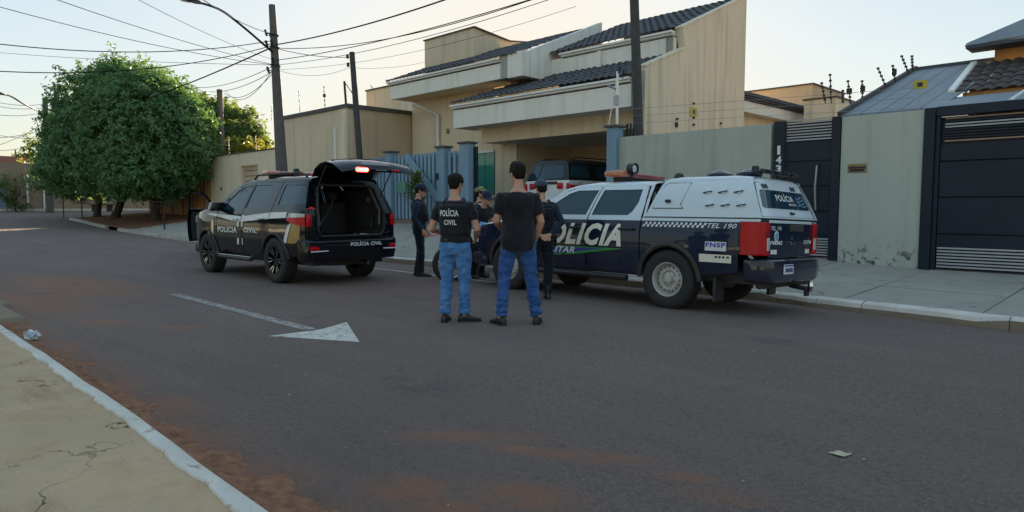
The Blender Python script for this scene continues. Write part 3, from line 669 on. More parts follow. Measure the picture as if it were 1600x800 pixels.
# tower
p1 = FX(795, 65, -20.1); p2 = FX(825, 67, -20.1)
TW = [(18, 6.5), (18, 8.27), (p1.y, p1.z), (p2.y, p2.z), (p2.y, 6.5)]
yz_prism('tower', 'neighbour_wall', H1, TW, -23.2, -20.1)
for a, b in zip(TW[1:3], TW[2:4]): MB().bar((-20.12, a[0], a[1] + .02), (-20.12, b[0], b[1] + .02), .2, .05).build('tower_coping', 'cap_dark', H1)
MB().bar((-23.25, 18.05, 8.29), (-20.05, 18.05, 8.29), .2, .05).build('tower_coping', 'cap_dark', H1)
# drainpipe, yellow plate, meter bracket
a = FY(666, 160, 17.1); b = FY(684, 180, 17.1)
MB().tube([(a.x, 16.4, a.z - .1), (b.x, 17.1, b.z), (b.x, 17.1, .8)], .07, 10).build('drainpipe', 'gutter_white', H1, True)
q = FX(1083, 175, -10.55); part('warning_plate', 'yellow_plate', H1, (-10.545, -10.53, q.y - .2, q.y + .2, q.z - .13, q.z + .13)); part('plate_mark', 'black_print', H1, (-10.528, -10.525, q.y - .05, q.y + .07, q.z - .06, q.z + .06))
for (px, py, w, h) in ((1056, 195, .05, .07), (1057, 186, .04, .03), (1083, 162, .03, .03), (1083, 184, .03, .03), (1083, 195, .03, .03), (1125, 193, .03, .03)):
    q = FX(px, py, -10.55); part('wall_box', 'dark_metal', H1, (-10.545, -10.50, q.y - w, q.y + w, q.z - h, q.z + h))
q = FY(700, 205, 17.19); part('wall_box', 'brass', H1, (q.x - .07, q.x + .07, 17.15, 17.197, q.z - .09, q.z + .09))

# --- rear wings seen past the gable
RW = thing('rear_wing', 'low rear wing with white fascia behind the tall beige gable', 'building')
part('wall', 'beige_wall', RW, (-14.4, -11.9, 21.6, 30, 0, 4.75)); part('fascia', 'fascia_white', RW, (-14.4, -11.5, 21.55, 30.2, 4.72, 5.12), bevel=.01)
for k in range(3): part('gutter', 'roof_tile', RW, (-14.4, -11.42 + k * .05, 21.5, 30.25, 5.13 + k * .07, 5.19 + k * .07))
yz_prism('roof', 'roof_tile', RW, [(21.6, 5.35), (30.2, 5.35), (30.2, 5.42), (21.6, 5.42)], -14.4, -11.4)
BA = thing('parapet_building', 'plain orange-beige parapet building far behind the garden wall', 'building')
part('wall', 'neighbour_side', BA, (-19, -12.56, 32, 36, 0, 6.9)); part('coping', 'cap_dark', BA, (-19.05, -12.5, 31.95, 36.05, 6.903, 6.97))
BB = thing('water_tank_room', 'small beige flat-topped room behind the electric fence rods', 'building')
part('wall', 'beige_grey', BB, (-10.9, -9.7, 27, 30, 0, 5.44)); part('coping', 'cap_dark', BB, (-10.95, -9.65, 26.95, 30.05, 5.443, 5.5))

# --- left neighbour on the street line, and the box with dishes behind it
NB = thing('neighbour_house', 'windowless beige neighbour house with dark parapet cap behind the thin dark pole', 'house')
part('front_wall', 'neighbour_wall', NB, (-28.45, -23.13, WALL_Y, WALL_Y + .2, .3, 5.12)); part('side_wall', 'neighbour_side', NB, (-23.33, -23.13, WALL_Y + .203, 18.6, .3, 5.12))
part('corner_band', 'beige_grey', NB, (-23.75, -23.1, WALL_Y - .03, WALL_Y - .003, .3, 5.118)); part('back_wall', 'neighbour_wall', NB, (-28.45, -23.34, 18.0, 18.2, .3, 5.12))
part('base_band', 'cream_low_wall', NB, (-28.5, -23.1, WALL_Y - .08, WALL_Y - .033, .3, 2.55)); part('base_ledge', 'cap_dark', NB, (-28.5, -23.08, WALL_Y - .1, WALL_Y - .035, 2.553, 2.6))
part('parapet_cap', 'cap_dark', NB, (-28.5, -23.05, WALL_Y - .07, WALL_Y + .3, 5.123, 5.27), (-23.42, -23.05, WALL_Y + .303, 18.7, 5.123, 5.27)); part('flat_roof', 'cap_dark', NB, (-28.4, -23.34, WALL_Y + .21, 18, 4.9, 4.98))
part('pipe', 'gutter_white', NB, (-24.1, -24.0, WALL_Y - .04, WALL_Y - .005, 2.7, 4.4))
SB = thing('dish_house', 'beige flat-roofed block carrying satellite dishes behind the neighbour house', 'house')
part('wall', 'neighbour_wall', SB, (-29.2, -26.1, 19, 22, 0, 7.0)); part('bright_end', 'beige_grey', SB, (-26.097, -23.3, 18.9, 22, 0, 6.9)); part('coping', 'cap_dark', SB, (-29.25, -26.05, 18.95, 22.05, 7.003, 7.07))
def dish(px, py, tilt, rz, label):
    q = FY(px, py, 18.8); d = thing('satellite_dish', label, 'satellite dish', (q.x, 19.2, q.z), rz)
    vs = []; fs = []; nr, na = 5, 18
    for i in range(nr + 1):
        for j in range(na): r = .38 * i / nr; a = 2 * PI * j / na; vs.append((.35 * r * r, r * math.cos(a), r * math.sin(a) * 1.1))
    for i in range(nr):
        for j in range(na): fs.append((i * na + j, i * na + (j + 1) % na, (i + 1) * na + (j + 1) % na, (i + 1) * na + j))
    m = Matrix.Rotation(-tilt, 4, 'Y')
    mesh_obj('reflector', [m @ Vector(v) for v in vs], fs, 'steel', d, True); MB().tube([m @ Vector((.05, 0, -.4)), m @ Vector((.4, 0, -.05))], .012, 6).build('feed_arm', 'dark_metal', d); MB().box(.36, .44, -.03, .03, .0, .07).build('receiver', 'dark_metal', d)
    MB().tube([(0, 0, -.1), (-.05, 0, 7.07 - q.z)], .025, 6).build('mast', 'dark_metal', d)
dish(573, 141, .6, .9, 'grey satellite dish at the corner of the block, tilted up'); dish(600, 134, .7, .5, 'grey satellite dish seen edge-on on the block roof')

# --- low cream wall and the brown wall under the trees
LW = thing('cream_wall', 'smooth cream garden wall with a recessed brown niche beside the round trees', 'wall')
nx0 = FY(377, 270, WALL_Y).x; nx1 = FY(403, 270, WALL_Y).x
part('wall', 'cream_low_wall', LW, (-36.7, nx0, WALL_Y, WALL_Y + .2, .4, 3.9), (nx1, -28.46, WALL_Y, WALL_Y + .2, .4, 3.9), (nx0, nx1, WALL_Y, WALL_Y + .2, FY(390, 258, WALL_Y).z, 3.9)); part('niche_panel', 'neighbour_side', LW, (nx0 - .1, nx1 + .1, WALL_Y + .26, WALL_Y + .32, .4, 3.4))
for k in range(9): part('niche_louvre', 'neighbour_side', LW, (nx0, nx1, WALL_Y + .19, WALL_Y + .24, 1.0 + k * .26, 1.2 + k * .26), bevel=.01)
part('coping', 'cap_dark', LW, (-36.75, -28.5, WALL_Y - .04, WALL_Y + .24, 3.903, 3.96)); q = FY(346, 295, WALL_Y); part('wall_socket', 'dark_metal', LW, (q.x - .06, q.x + .06, WALL_Y - .03, WALL_Y - .003, q.z - .09, q.z + .09))
BW = thing('brown_wall', 'weathered brown and orange garden wall in the shade of the trees', 'wall')
xx = -46.5
while xx < -37.2:
    part('panel', random.choice(['brown_wall', 'brown_wall', 'orange_wall']), BW, (xx + .36, min(xx + 1.75, -36.72), WALL_Y + .06, WALL_Y + .2, .5, 3.2)); part('pier', 'brown_wall', BW, (xx, xx + .35, WALL_Y - .05, WALL_Y + .25, .5, 3.35), bevel=.015); xx += 1.77
# walls and houses across the side road
FW = thing('far_wall', 'long stained brownish wall across the side road', 'wall')
for k in range(12): y0 = -14 + k * 4.4; part('panel', 'far_wall', FW, (-58.3, -58.1, y0, y0 + 4.38, .5, (3.0 if k < 5 else 4.1) + .12 * (k % 3)))  # taller hidden panels are added height that keeps low sun off the road
part('foot_kerb', 'kerb_white', FW, (-57.9, -57.6, -30, 40, .8, rise(-57.8) + .14))
part('white_post', 'gutter_white', FW, (-58.09, -57.97, FX(43, 300, -58).y - .06, FX(43, 300, -58).y + .06, .9, 3.2)); part('white_post', 'gutter_white', FW, (-58.09, -57.97, FX(70, 300, -58).y - .1, FX(70, 300, -58).y + .1, .9, 2.6))
RH = thing('red_roof_house', 'teal house with a red tiled roof across the side road', 'house')
yA = FX(0, 270, -63).y
part('wall', 'teal_wall', RH, (-70, -63, yA - 3, yA + 4.2, .5, 3.6)); part('roof', 'roof_tile_red', RH, (-63.3, -63.2, yA - 3.5, yA + 4.4, 3.5, 3.7))
MB().prism([(yA - 3.6, 3.6), (yA + 4.5, 3.6), (yA + 4.0, 5.2), (yA - 2.2, 5.2)], lambda a, b: (-62.8 - (b - 3.6) * 1.3, a, b), lambda a, b: (-62.95 - (b - 3.6) * 1.3, a, b)).build('roof_slope', 'roof_tile_red', RH)
SH = thing('sun_block_house', 'unseen plain house added behind the round trees to block the low sun', 'house'); part('wall', 'far_wall', SH, (-68, -59, 18, 36, .5, 5.2)); part('roof', 'roof_tile_red', SH, (-68.4, -58.6, 17.6, 36.4, 5.203, 5.5))  # hidden house, added so that low sun stays off the street
TG = thing('blue_slat_gate', 'pale blue horizontal slat gate across the side road', 'gate')
for k in range(8): part('slat', 'blue_slat', TG, (-58.06, -58.0, -9, FX(9, 300, -58).y, 1.15 + k * .24, 1.33 + k * .24))
# unseen low wall added on the photographer's side for reflections in the car bodies
OW = thing('reflection_wall', 'unseen low grey wall added behind the near pavement for car reflections', 'wall')
for k in range(14): part('panel', 'render_grey', OW, (-40 + k * 4, -36.02 + k * 4, -8.2, -8.0, 0, .95))

# --- blue fence, its gate and the post by the garage
BF = thing('blue_fence', 'blue painted steel slat fence with square posts in front of the beige house', 'fence')
fb = .78
def fpost(px, w, z1=3.24, parent=None):
    x = FY(px, 260, WALL_Y).x; part('post', 'blue_paint', parent or BF, (x - w / 2, x + w / 2, WALL_Y - .12, WALL_Y + .2, .4, z1), bevel=.01); part('post_cap', 'cap_dark', parent or BF, (x - w / 2 - .05, x + w / 2 + .05, WALL_Y - .17, WALL_Y + .25, z1 + .003, z1 + .06)); return x
xa = FY(560, 250, WALL_Y).x; xp1 = fpost(610, .36); xp2 = fpost(692, .38); xp3 = fpost(729, .42, 3.3)
def slats(a, b, pitch=.2, w=.12, z0=fb + .12, z1=3.12):
    n = int((b - a) / pitch)
    for k in range(n): x = lerp(a, b, (k + .5) / n); part('slat', 'blue_slat', BF, (x - w / 2, x + w / 2, WALL_Y, WALL_Y + .04, z0, z1))
    part('rail', 'blue_slat', BF, (a, b, WALL_Y + .045, WALL_Y + .085, z0 + .08, z0 + .14), (a, b, WALL_Y + .045, WALL_Y + .085, z1 - .18, z1 - .12))
slats(xa, xp1 - .18); slats(xp1 + .18, xp2 - .19); slats(xp2 + .19, xp3 - .21)
part('back_sheet', 'blue_slat', BF, (xa, xp3 - .2, WALL_Y + .16, WALL_Y + .18, fb + .05, 3.08)); part('base_wall', 'kerb_raw', BF, (xa, xp3 + .2, WALL_Y - .06, WALL_Y - .003, .4, fb + .1))
q0 = FY(632, 243, WALL_Y - .1); q1 = FY(692, 322, WALL_Y - .1)
MB().bar((q0.x, WALL_Y - .06, q0.z), (q1.x, WALL_Y - .06, q1.z), .05, .26).build('diagonal_brace', 'blue_paint', BF, bevel=.006)
q = FY(628, 293, WALL_Y - .02); part('sign_plate', 'curtain_green', BF, (q.x - .26, q.x + .26, WALL_Y - .05, WALL_Y - .02, q.z - .2, q.z + .2)); q = FY(688, 276, WALL_Y); part('lock_box', 'gate_black', BF, (q.x - .06, q.x + .06, WALL_Y - .16, WALL_Y - .123, q.z - .1, q.z + .1))
for px in (739, 742, 745): x = FY(px, 260, WALL_Y + .1).x; part('bar', 'gate_black', BF, (x - .02, x + .02, WALL_Y + .1, WALL_Y + .14, fb, 3.2))
GP = thing('garage_post', 'blue square gate post carrying the electricity conduit at the garage entrance', 'post')
x = fpost(959, .30, 3.34, GP)
MB().tube([(x + .05, WALL_Y + .05, 3.4), (x + .05, WALL_Y + .05, 4.75)], .035, 8).build('conduit', 'gutter_white', GP, True); MB().tube([(x - .25, WALL_Y + .1, 3.45), (x - .1, WALL_Y + .1, 4.1), (x + .05, WALL_Y + .05, 4.72)], .014, 6).build('loose_wire', 'gutter_white', GP)
MB().tube([(x + .08, WALL_Y + .05, 4.7), (x + .18, WALL_Y, 4.85), (x + .28, WALL_Y - .02, 4.72), (x + .24, WALL_Y, 4.55)], .02, 6).build('wire_loop', 'dark_metal', GP); MB().tube([(x + .05, WALL_Y + .05, 4.3), (x - .28, WALL_Y + .02, 4.45)], .03, 6).build('bracket', 'steel', GP); part('terminal_box', 'steel', GP, (x - .03, x + .13, WALL_Y, WALL_Y + .04, 3.9, 4.15), bevel=.01)
for k in range(3): part('meter_bar', 'gate_black', GP, (x + .2 + k * .1, x + .24 + k * .1, WALL_Y + .25, WALL_Y + .29, 2.9, 3.45))

# --- grey rendered wall, pedestrian gate 143, pillar, garage gate
GW = thing('grey_wall', 'grey-green rendered garden wall with rain streaks behind the white canopy truck', 'wall')
part('wall', 'render_grey', GW, (-10.36, -6.40, WALL_Y, WALL_Y + .18, .1, 3.09))
PG = thing('pedestrian_gate', 'black steel pedestrian gate with long bar handle and slatted top', 'gate')
gxa, gxb = FY(1208, 300, WALL_Y).x, FY(1312, 300, WALL_Y).x; dxa, dxb = FY(1226, 300, WALL_Y).x, FY(1297, 300, WALL_Y).x; gz = .3
part('number_post', 'gate_black', PG, (gxa, dxa - .01, WALL_Y - .05, WALL_Y + .15, .1, 3.12), bevel=.005); part('post', 'gate_black', PG, (dxb + .01, gxb - .01, WALL_Y - .05, WALL_Y + .15, .1, 3.12), bevel=.005)
part('leaf_backing', 'gate_black', PG, (dxa, dxb, WALL_Y + .03, WALL_Y + .05, gz, 3.08))
zs_ = [FY(1262, y, WALL_Y).z for y in (222, 252, 291, 330, 367)]
for a, b in zip(zs_[1:], zs_): part('panel', 'gate_black', PG, (dxa + .005, dxb - .005, WALL_Y, WALL_Y + .028, a + .012, b - .012), bevel=.004)
for k in range(8): z = zs_[0] + .04 + k * .058; part('slat', 'gate_bar' if k in (0, 1) else 'steel', PG, (dxa + .01, dxb - .01, WALL_Y, WALL_Y + .03, z, z + .026))
for k in range(7): z = gz + .04 + k * .055; part('slat', 'gate_bar', PG, (dxa + .01, dxb - .005, WALL_Y - .01, WALL_Y + .025, z, z + .028))
x = FY(1278, 300, WALL_Y).x; za, zb_ = FY(1278, 330, WALL_Y).z, FY(1278, 257, WALL_Y).z
MB().tube([(x, WALL_Y - .02, za), (x, WALL_Y - .09, za + .03), (x - .02, WALL_Y - .11, (za + zb_) / 2), (x, WALL_Y - .09, zb_ - .03), (x, WALL_Y - .02, zb_)], .022, 8).build('handle', 'steel', PG, True)
for d, (py0, py1) in zip('143', ((228, 243), (244, 257), (258, 270))):
    xc = FY(1216.5, 250, WALL_Y - .06).x
    lettering(d, lambda a, b: (a, WALL_Y - .056, b), 'white_paint', PG, xc - (.035 if d == '1' else .06), xc + (.03 if d == '1' else .06), FY(1216, py1, WALL_Y).z + .015, FY(1216, py0, WALL_Y).z, bold=.035, name='number')
PW = thing('grey_pillar_wall', 'wide grey rendered pillar with letter slot and black mould at its foot', 'wall')
part('wall', 'render_mould', PW, (gxb, FY(1440, 300, WALL_Y).x, WALL_Y - .02, WALL_Y + .2, .05, 3.1), bevel=.008)
q = FY(1340, 263, WALL_Y); part('letter_slot', 'brass', PW, (q.x - .17, q.x + .17, WALL_Y - .035, WALL_Y - .023, q.z - .085, q.z + .085), bevel=.004); part('slot_lip', 'dark_metal', PW, (q.x - .15, q.x + .15, WALL_Y - .06, WALL_Y - .036, q.z + .0, q.z + .03)); part('slot_hole', 'gate_black', PW, (q.x - .13, q.x + .13, WALL_Y - .04, WALL_Y - .0365, q.z - .06, q.z - .02))
GG = thing('garage_gate', 'wide black steel garage gate with horizontal panels and pale slats', 'gate')
ga = FY(1440, 300, WALL_Y).x + .01; gb = FY(1466, 300, WALL_Y).x
part('frame_post', 'gate_black', GG, (ga, gb - .08, WALL_Y - .08, WALL_Y + .12, .05, 3.12), bevel=.005); part('frame_post', 'gate_black', GG, (gb - .075, gb - .005, WALL_Y - .03, WALL_Y + .12, .05, 2.95), bevel=.005)
part('frame_header', 'gate_black', GG, (gb - .07, 3.0, WALL_Y - .07, WALL_Y + .12, 2.96, 3.13), bevel=.005); part('leaf_backing', 'gate_black', GG, (gb, 3.0, WALL_Y + .06, WALL_Y + .08, .2, 2.95))
zl = [FY(1530, y, WALL_Y).z for y in (222, 250, 308, 367, 392)]
for a, b in zip(zl[1:], zl): part('panel', 'gate_black', GG, (gb + .005, 2.98, WALL_Y, WALL_Y + .05, a + .01, b - .01), bevel=.004)
for k in range(9):
    z = zl[0] + .04 + k * .05
    if z < 2.92: part('slat', ['gate_bar_rust', 'gate_black', 'gate_black', 'gate_black', 'gate_black', 'gate_bar', 'gate_bar', 'gate_black'][k % 8], GG, (gb + .06, 2.98, WALL_Y + .01, WALL_Y + .045, z, z + .025))
for k in range(7): z = .24 + k * .056; part('slat', 'gate_bar', GG, (gb + .02, 2.98, WALL_Y - .005, WALL_Y + .04, z, z + .03))
# --- house behind the grey pillar
HR = thing('orange_house', 'orange house with brown tiled eaves above the black garage gate', 'house')
part('lower_wall', 'orange_wall', HR, (-3.3, 3, 16.35, 16.6, .2, 3.75)); part('back_block', 'orange_wall', HR, (-3.3, 3, 16.7, 22, .2, 3.9))
zA, zB = 3.57, 4.36; L = math.hypot(1.75, zB - zA); u = Vector((0, 1.75 / L, (zB - zA) / L)); nn = Vector((0, -u.z, u.y)); tw, rl = .215, .34
vs = []
for s, lift in ((0, .03), (rl + .04, 0)):
    for k in range(7): t = k / 6; vs.append(Vector((t * tw * 1.04, 0, 0)) + u * s + nn * (lift + .055 * math.sin(t * PI)))
vs += [v - nn * .025 for v in vs[:7]]
tfs = [(k, k + 1, 8 + k, 7 + k) for k in range(6)] + [(14 + k, 15 + k, k + 1, k) for k in range(6)]
t0 = mesh_obj('roof_tile', vs, tfs, 'roof_tile_brown', HR, True, 50)
for r in range(6):
    for c in range(26):
        p = Vector((-3.5 + c * tw, 15.95, zA)) + u * (r * rl) + nn * random.uniform(-.006, .006)
        if r == 0 and c == 0: t0.location = p; continue
        o = t0.copy(); C.objects.link(o); o.location = p
MB().bar((-3.52, 15.9, zA + .05), (-3.52, 17.75, zB + .09), .12, .09).build('verge', 'gutter_white', HR, bevel=.01)
part('eave_board', 'orange_wall', HR, (-3.35, 3, 16.05, 16.34, 3.42, 3.6)); part('upper_wall', 'orange_wall', HR, (-3.2, 3, 18.0, 22, 4.0, 4.85))
p0 = FY(1511, 86, 17.7)
MB().prism([(p0.x, 4.78), (p0.x + .02, 4.86), (-2.6, 5.3), (3, 5.55), (3, 4.9), (-2.9, 4.84)], lambda a, b: (a, 17.45 + (b - 4.78) * .8, b), lambda a, b: (a, 17.6 + (b - 4.78) * .8, b)).build('upper_roof', 'roof_sheet', HR)
part('upper_eave', 'roof_tile', HR, (p0.x + .03, 3, 17.4, 18.0, 4.72, 4.79))
MB().bar((-5.25, 15.0, 3.2), (-3.55, 15.0, 3.2), .02, .04).build('sheet_edge', 'roof_sheet', HR)
for k in range(5):
    a = -5.25 + k * .36; b = a + .34
    MB().add([(a, 15.0, 3.24), (b, 15.0, 3.24), (b + .5, 18.2, 4.54), (a + .5, 18.2, 4.54), (a, 15.0, 3.21), (b, 15.0, 3.21), (b + .5, 18.2, 4.51), (a + .5, 18.2, 4.51)], [(0, 1, 2, 3), (7, 6, 5, 4), (0, 4, 5, 1), (1, 5, 6, 2), (2, 6, 7, 3), (3, 7, 4, 0)]).build('roof_sheet', 'roof_sheet', HR)
MB().bar((-5.3, 14.95, 3.26), (-4.78, 18.25, 4.6), .09, .09).build('verge', 'cap_dark', HR); part('ridge', 'roof_tile', HR, (-4.8, 3, 18.15, 18.35, 4.5, 4.6)); yz_prism('sheet_gable', 'render_grey', HR, [(15.1, .2), (15.1, 3.2), (18.2, 4.45), (18.2, .2)], -4.95, -4.8)
for k in range(4):
    a = -3.62 + k * 1.35; MB().add([(a, 14.35, 3.14), (a + 1.3, 14.35, 3.14), (a + 1.3, 15.85, 3.5), (a, 15.85, 3.5), (a, 14.35, 3.12), (a + 1.3, 14.35, 3.12), (a + 1.3, 15.85, 3.48), (a, 15.85, 3.48)], [(0, 1, 2, 3), (7, 6, 5, 4), (0, 4, 5, 1), (1, 5, 6, 2), (2, 6, 7, 3), (3, 7, 4, 0)]).build('awning_sheet', 'roof_sheet', HR); MB().bar((a + 1.325, 14.35, 3.15), (a + 1.325, 15.85, 3.51), .05, .05).build('awning_bar', 'gutter_white', HR)
def plate_stick(px, py, depth, label):
    q = AT(px, py, depth); t = thing('warning_sign', label, 'sign', (q.x, q.y, q.z)); part('plate', 'yellow_plate', t, (-.12, .12, -.006, .006, -.08, .08)); part('mark', 'black_print', t, (-.05, .04, -.010, -.0065, -.04, .04)); MB().tube([(0, 0.01, -.08), (0, .01, -.72)], .01, 6).build('rod', 'steel', t)
plate_stick(1438, 132, 13.2, 'small yellow electric fence plate above the grey pillar')
# electric fence rods and their wires
def rod(pb, pt, depth, label, group, n=5, blob=False):
    a = AT(pb[0], pb[1], depth); b = AT(pt[0], pt[1], depth); mb = MB().tube([a, b], .012, 6)
    for k in range(n): c = a.lerp(b, (k + 1) / n); mb.tube([c - Vector((0, 0, .02)), c + Vector((0, 0, .02))], .03, 6)
    if blob: c = a.lerp(b, .62); mb.tube([c - Vector((0, 0, .06)), c + Vector((0, 0, .06))], .06, 8)
    o = mb.build('electric_fence_rod', 'dark_metal', None, True); tag(o, label, 'fence rod', group)
for a, b, bl in (((1290, 162, ), (1284, 130), 0), ((1299, 162), (1297, 117), 0), ((1317, 162), (1317, 142), 0), ((1330, 168), (1325, 127), 1), ((1348, 158), (1347, 127), 1)): rod(a, b, 15.2, 'thin electric fence rod with insulators standing over the black pedestrian gate', 'electric fence rods over the pedestrian gate', blob=bl)
for a, b, bl in (((1385, 137), (1372, 107), 0), ((1399, 128), (1395, 103), 1), ((1420, 115), (1409, 88), 0), ((1426, 112), (1425, 88), 0)): rod(a, b, 15.2, 'thin electric fence rod with insulators along the grey sheet roof edge', 'electric fence rods along the sheet roof', blob=bl)
for a, b, bl in (((469, 178), (467, 143), 0), ((508, 171), (506, 136), 1)): rod(a, b, 28, 'electric fence rod with insulators on the neighbour house parapet', 'electric fence rods on the neighbour parapet', blob=bl)
for a, b in (((425, 190), (424, 165)), ((358, 245), (357, 215)), ((400, 238), (399, 212))): rod(a, b, 33, 'thin electric fence rod on the cream garden wall', 'electric fence rods on the cream wall')
mb = MB()
for dz in (.12, .3, .48): mb.tube([FY(970, 195, WALL_Y + .1) + Vector((0, 0, dz - .1)), FY(1430, 170, WALL_Y + .1) + Vector((0, 0, dz - .1))], .004, 4)
tag(mb.build('electric_fence_wire', 'steel', None), 'fine electric fence wires strung above the grey rendered wall', 'wire')
t = thing('roof_mast', 'short metal mast with a diagonal stay on the neighbour house roof', 'mast', (0, 0, 0)); q0 = AT(541, 168, 27); q1 = AT(538, 127, 27); q2 = AT(560, 160, 27)
MB().tube([q0, q1], .045, 8).build('mast', 'dark_metal', t); MB().tube([q1, q2], .02, 6).build('stay', 'dark_metal', t)

# ------------------------------------------------------------------ poles, lamps and cables
def pole(name, pb, pt, y, r0, r1, mat, label, ext=0., z0=None):
    a = FY(pb[0], pb[1], y); b = FY(pt[0], pt[1], y); d = (b - a)
    zg = zpave(a.x, min(y, WALL_Y)) - .2 if z0 is None else z0
    base = a + d * ((zg - a.z) / d.z); top = b + d.normalized() * ext
    t = thing(name, label, 'pole', base)
    pts = [base.lerp(top, k / 8) - base for k in range(9)]
    MB().tube(pts, [lerp(r0, r1, k / 8) for k in range(9)], 14).build('shaft', mat, t, True)
    return t, base, top
P1, P1b, P1t = pole('utility_pole', (440, 262), (425, 8), 10.5, .225, .105, 'pole_concrete', 'tall tapered concrete utility pole with a street lamp arm behind the black police car')
def p1(z): return P1b.lerp(P1t, (z - P1b.z) / (P1t.z - P1b.z))
for z, sd in ((6.95, -1), (6.6, -1), (6.55, 1), (6.0, 1), (5.75, -1)):
    c = p1(z) - P1b; o = MB().tube([c + Vector((.16 * sd, -.16, -.05)), c + Vector((.2 * sd, -.2, .14))], .04, 8).build('insulator', 'dark_metal', P1, True)
    MB().tube([c, c + Vector((.18 * sd, -.18, .03))], .015, 6).build('insulator_bracket', 'dark_metal', P1)
for z in (6.9, 6.5, 5.9): c = p1(z) - P1b; MB().lathe([(.155, -.02), (.155, .03)], c, 'z', 14).build('clamp_band', 'dark_metal', P1)
def lamp_arm(name, label, pts, rs):
    b0 = Vector(pts[0]); t = thing(name, label, 'street lamp', b0)
    q = []
    P = [Vector(p) - b0 for p in pts]
    for i in range(len(P) - 1):
        for k in range(6):
            u = k / 6; p0 = P[max(i - 1, 0)]; p1_ = P[i]; p2 = P[i + 1]; p3 = P[min(i + 2, len(P) - 1)]
            q.append(.5 * ((2 * p1_) + (p2 - p0) * u + (2 * p0 - 5 * p1_ + 4 * p2 - p3) * u * u + (3 * p1_ - p0 - 3 * p2 + p3) * u ** 3))
    q.append(P[-1]); MB().tube(q, rs, 8).build('arm', 'dark_metal', t, True)
    d = (P[-1] - P[-2]).normalized(); e = P[-1]; s = d.cross(Vector((0, 0, 1))).normalized(); rings = []
    for u, w, h in ((-.05, .05, .04), (.1, .12, .07), (.45, .15, .09), (.7, .13, .06), (.78, .05, .03)):
        c = e + d * u; rings.append([c + s * w * math.cos(a) + Vector((0, 0, h * math.sin(a))) for a in [2 * PI * k / 12 for k in range(12)]])
    MB().loft(rings).build('lamp_head', 'steel', t, True); MB().loft([[e + d * u + s * w * math.cos(a) + Vector((0, 0, -.085 - dz * .03)) for a in [2 * PI * k / 12 for k in range(12)]] for u, w, dz in ((.28, .09, 0), (.5, .1, 1), (.66, .06, 0))]).build('lens', 'lamp_clear', t, True)
lamp_arm('street_lamp', 'long curved street lamp arm reaching over the road from the tall concrete pole', [p1(6.3), AT(380, 42, 21.3), AT(345, 16, 20.6), AT(312, 4, 20.0)], .035)
P5, P5b, P5t = pole('utility_pole', (78, 330), (70, 153), 10.6, .26, .15, 'pole_concrete', 'weathered concrete pole with a lamp arm standing on the corner by the round trees')
lamp_arm('street_lamp', 'street lamp arm on the corner pole by the round trees', [P5b.lerp(P5t, .86), AT(40, 164, 44), AT(18, 151, 43), AT(8, 148, 42.5)], .05)
pole('utility_pole', (998, 212), (991, 0), 15.05, .135, .115, 'pole_dark', 'dark straight pole rising behind the grey wall in front of the beige gable', 1.0, .4)
P3, P3b, P3t = pole('utility_pole', (562, 246), (550, 82), 13.6, .125, .10, 'pole_dark', 'thin dark leaning pole in front of the windowless neighbour house')
for z in (6.75, 6.45): c = P3b.lerp(P3t, (z - P3b.z) / (P3t.z - P3b.z)) - P3b; MB().tube([c + Vector((-.16, -.1, -.06)), c + Vector((-.16, -.1, .08))], .05, 8).build('insulator', 'dark_metal', P3, True)
pole('utility_pole', (347, 245), (343, 140), 15.6, .2, .15, 'pole_concrete', 'grey pole rising from behind the cream wall beside the tree', 0, .4)
pole('utility_pole', (25, 258), (24, 234), 33, .2, .15, 'pole_dark', 'short far dark pole above the red tiled roof', 0, 1)
def cable(a, b, sag, r, label, group):
    pts = [Vector(a).lerp(Vector(b), k / 18) - Vector((0, 0, sag * 4 * (k / 18) * (1 - k / 18))) for k in range(19)]
    tag(MB().tube(pts, r, 5).build('overhead_cable', 'cable', None, True), label, 'cable', group)
E1 = [p1(z) for z in (6.95, 6.75, 6.6, 6.5, 6.1, 5.95, 5.8)]
g = 'cables running from the lamp pole above the beige house'; lb = 'black overhead cable running from the lamp pole above the beige house'
cable(E1[2], AT(720, -9, 16.0), .12, .020, 'thickest black cable climbing from the lamp pole over the beige house', None)
cable(E1[3], AT(870, -14, 14.0), .35, .011, lb, g); cable(E1[4], AT(865, -12, 14.0), .16, .012, lb, g); cable(E1[5], AT(880, -8, 14.0), .22, .008, lb, g); cable(E1[6], AT(900, 10, 15.0), .3, .005, lb, g)
g = 'cables between the lamp pole and the thin dark pole'; lb = 'slack cable between the lamp pole and the thin dark pole'
cable(E1[3], P3t - Vector((.1, 0, .15)), .1, .011, lb, g); cable(E1[6], P3t - Vector((.1, 0, .5)), .25, .006, lb, g)
cable(P3t - Vector((0, 0, .55)), FY(664, 97, 18.0), .1, .006, 'faint cable from the thin dark pole to the beige tower', None)
g = 'cables crossing the sky left of the lamp pole'; lb = 'black cable crossing the sky over the round trees to the lamp pole'
for st, e, sag, r in ((0, (290, -20, 15), .15, .012), (1, (-25, 66, 17), .3, .013), (2, (-25, 110, 17), .35, .013), (5, (65, -9, 14), .1, .008), (5, (-25, 4, 14), .15, .008), (5, (-25, 80, 30), .1, .008), (4, (200, -9, 14), .1, .006)): cable(E1[st], AT(*e), sag, r, lb, g)
cable(E1[2] - Vector((.1, .1, .1)), P5b.lerp(P5t, .8), .5, .024, 'thick twisted cable from the lamp pole to the corner pole behind the tree', None)
g = 'service cables dropping from the lamp pole behind the tree'; lb = 'thin service cable dropping from the lamp pole behind the tree'
for st, e, sag in ((5, (300, 136, 34), .25), (6, (306, 140, 34), .35), (6, (350, 146, 37), .5), (5, (352, 142, 37), .75)): cable(E1[st], AT(*e), sag, .011, lb, g)
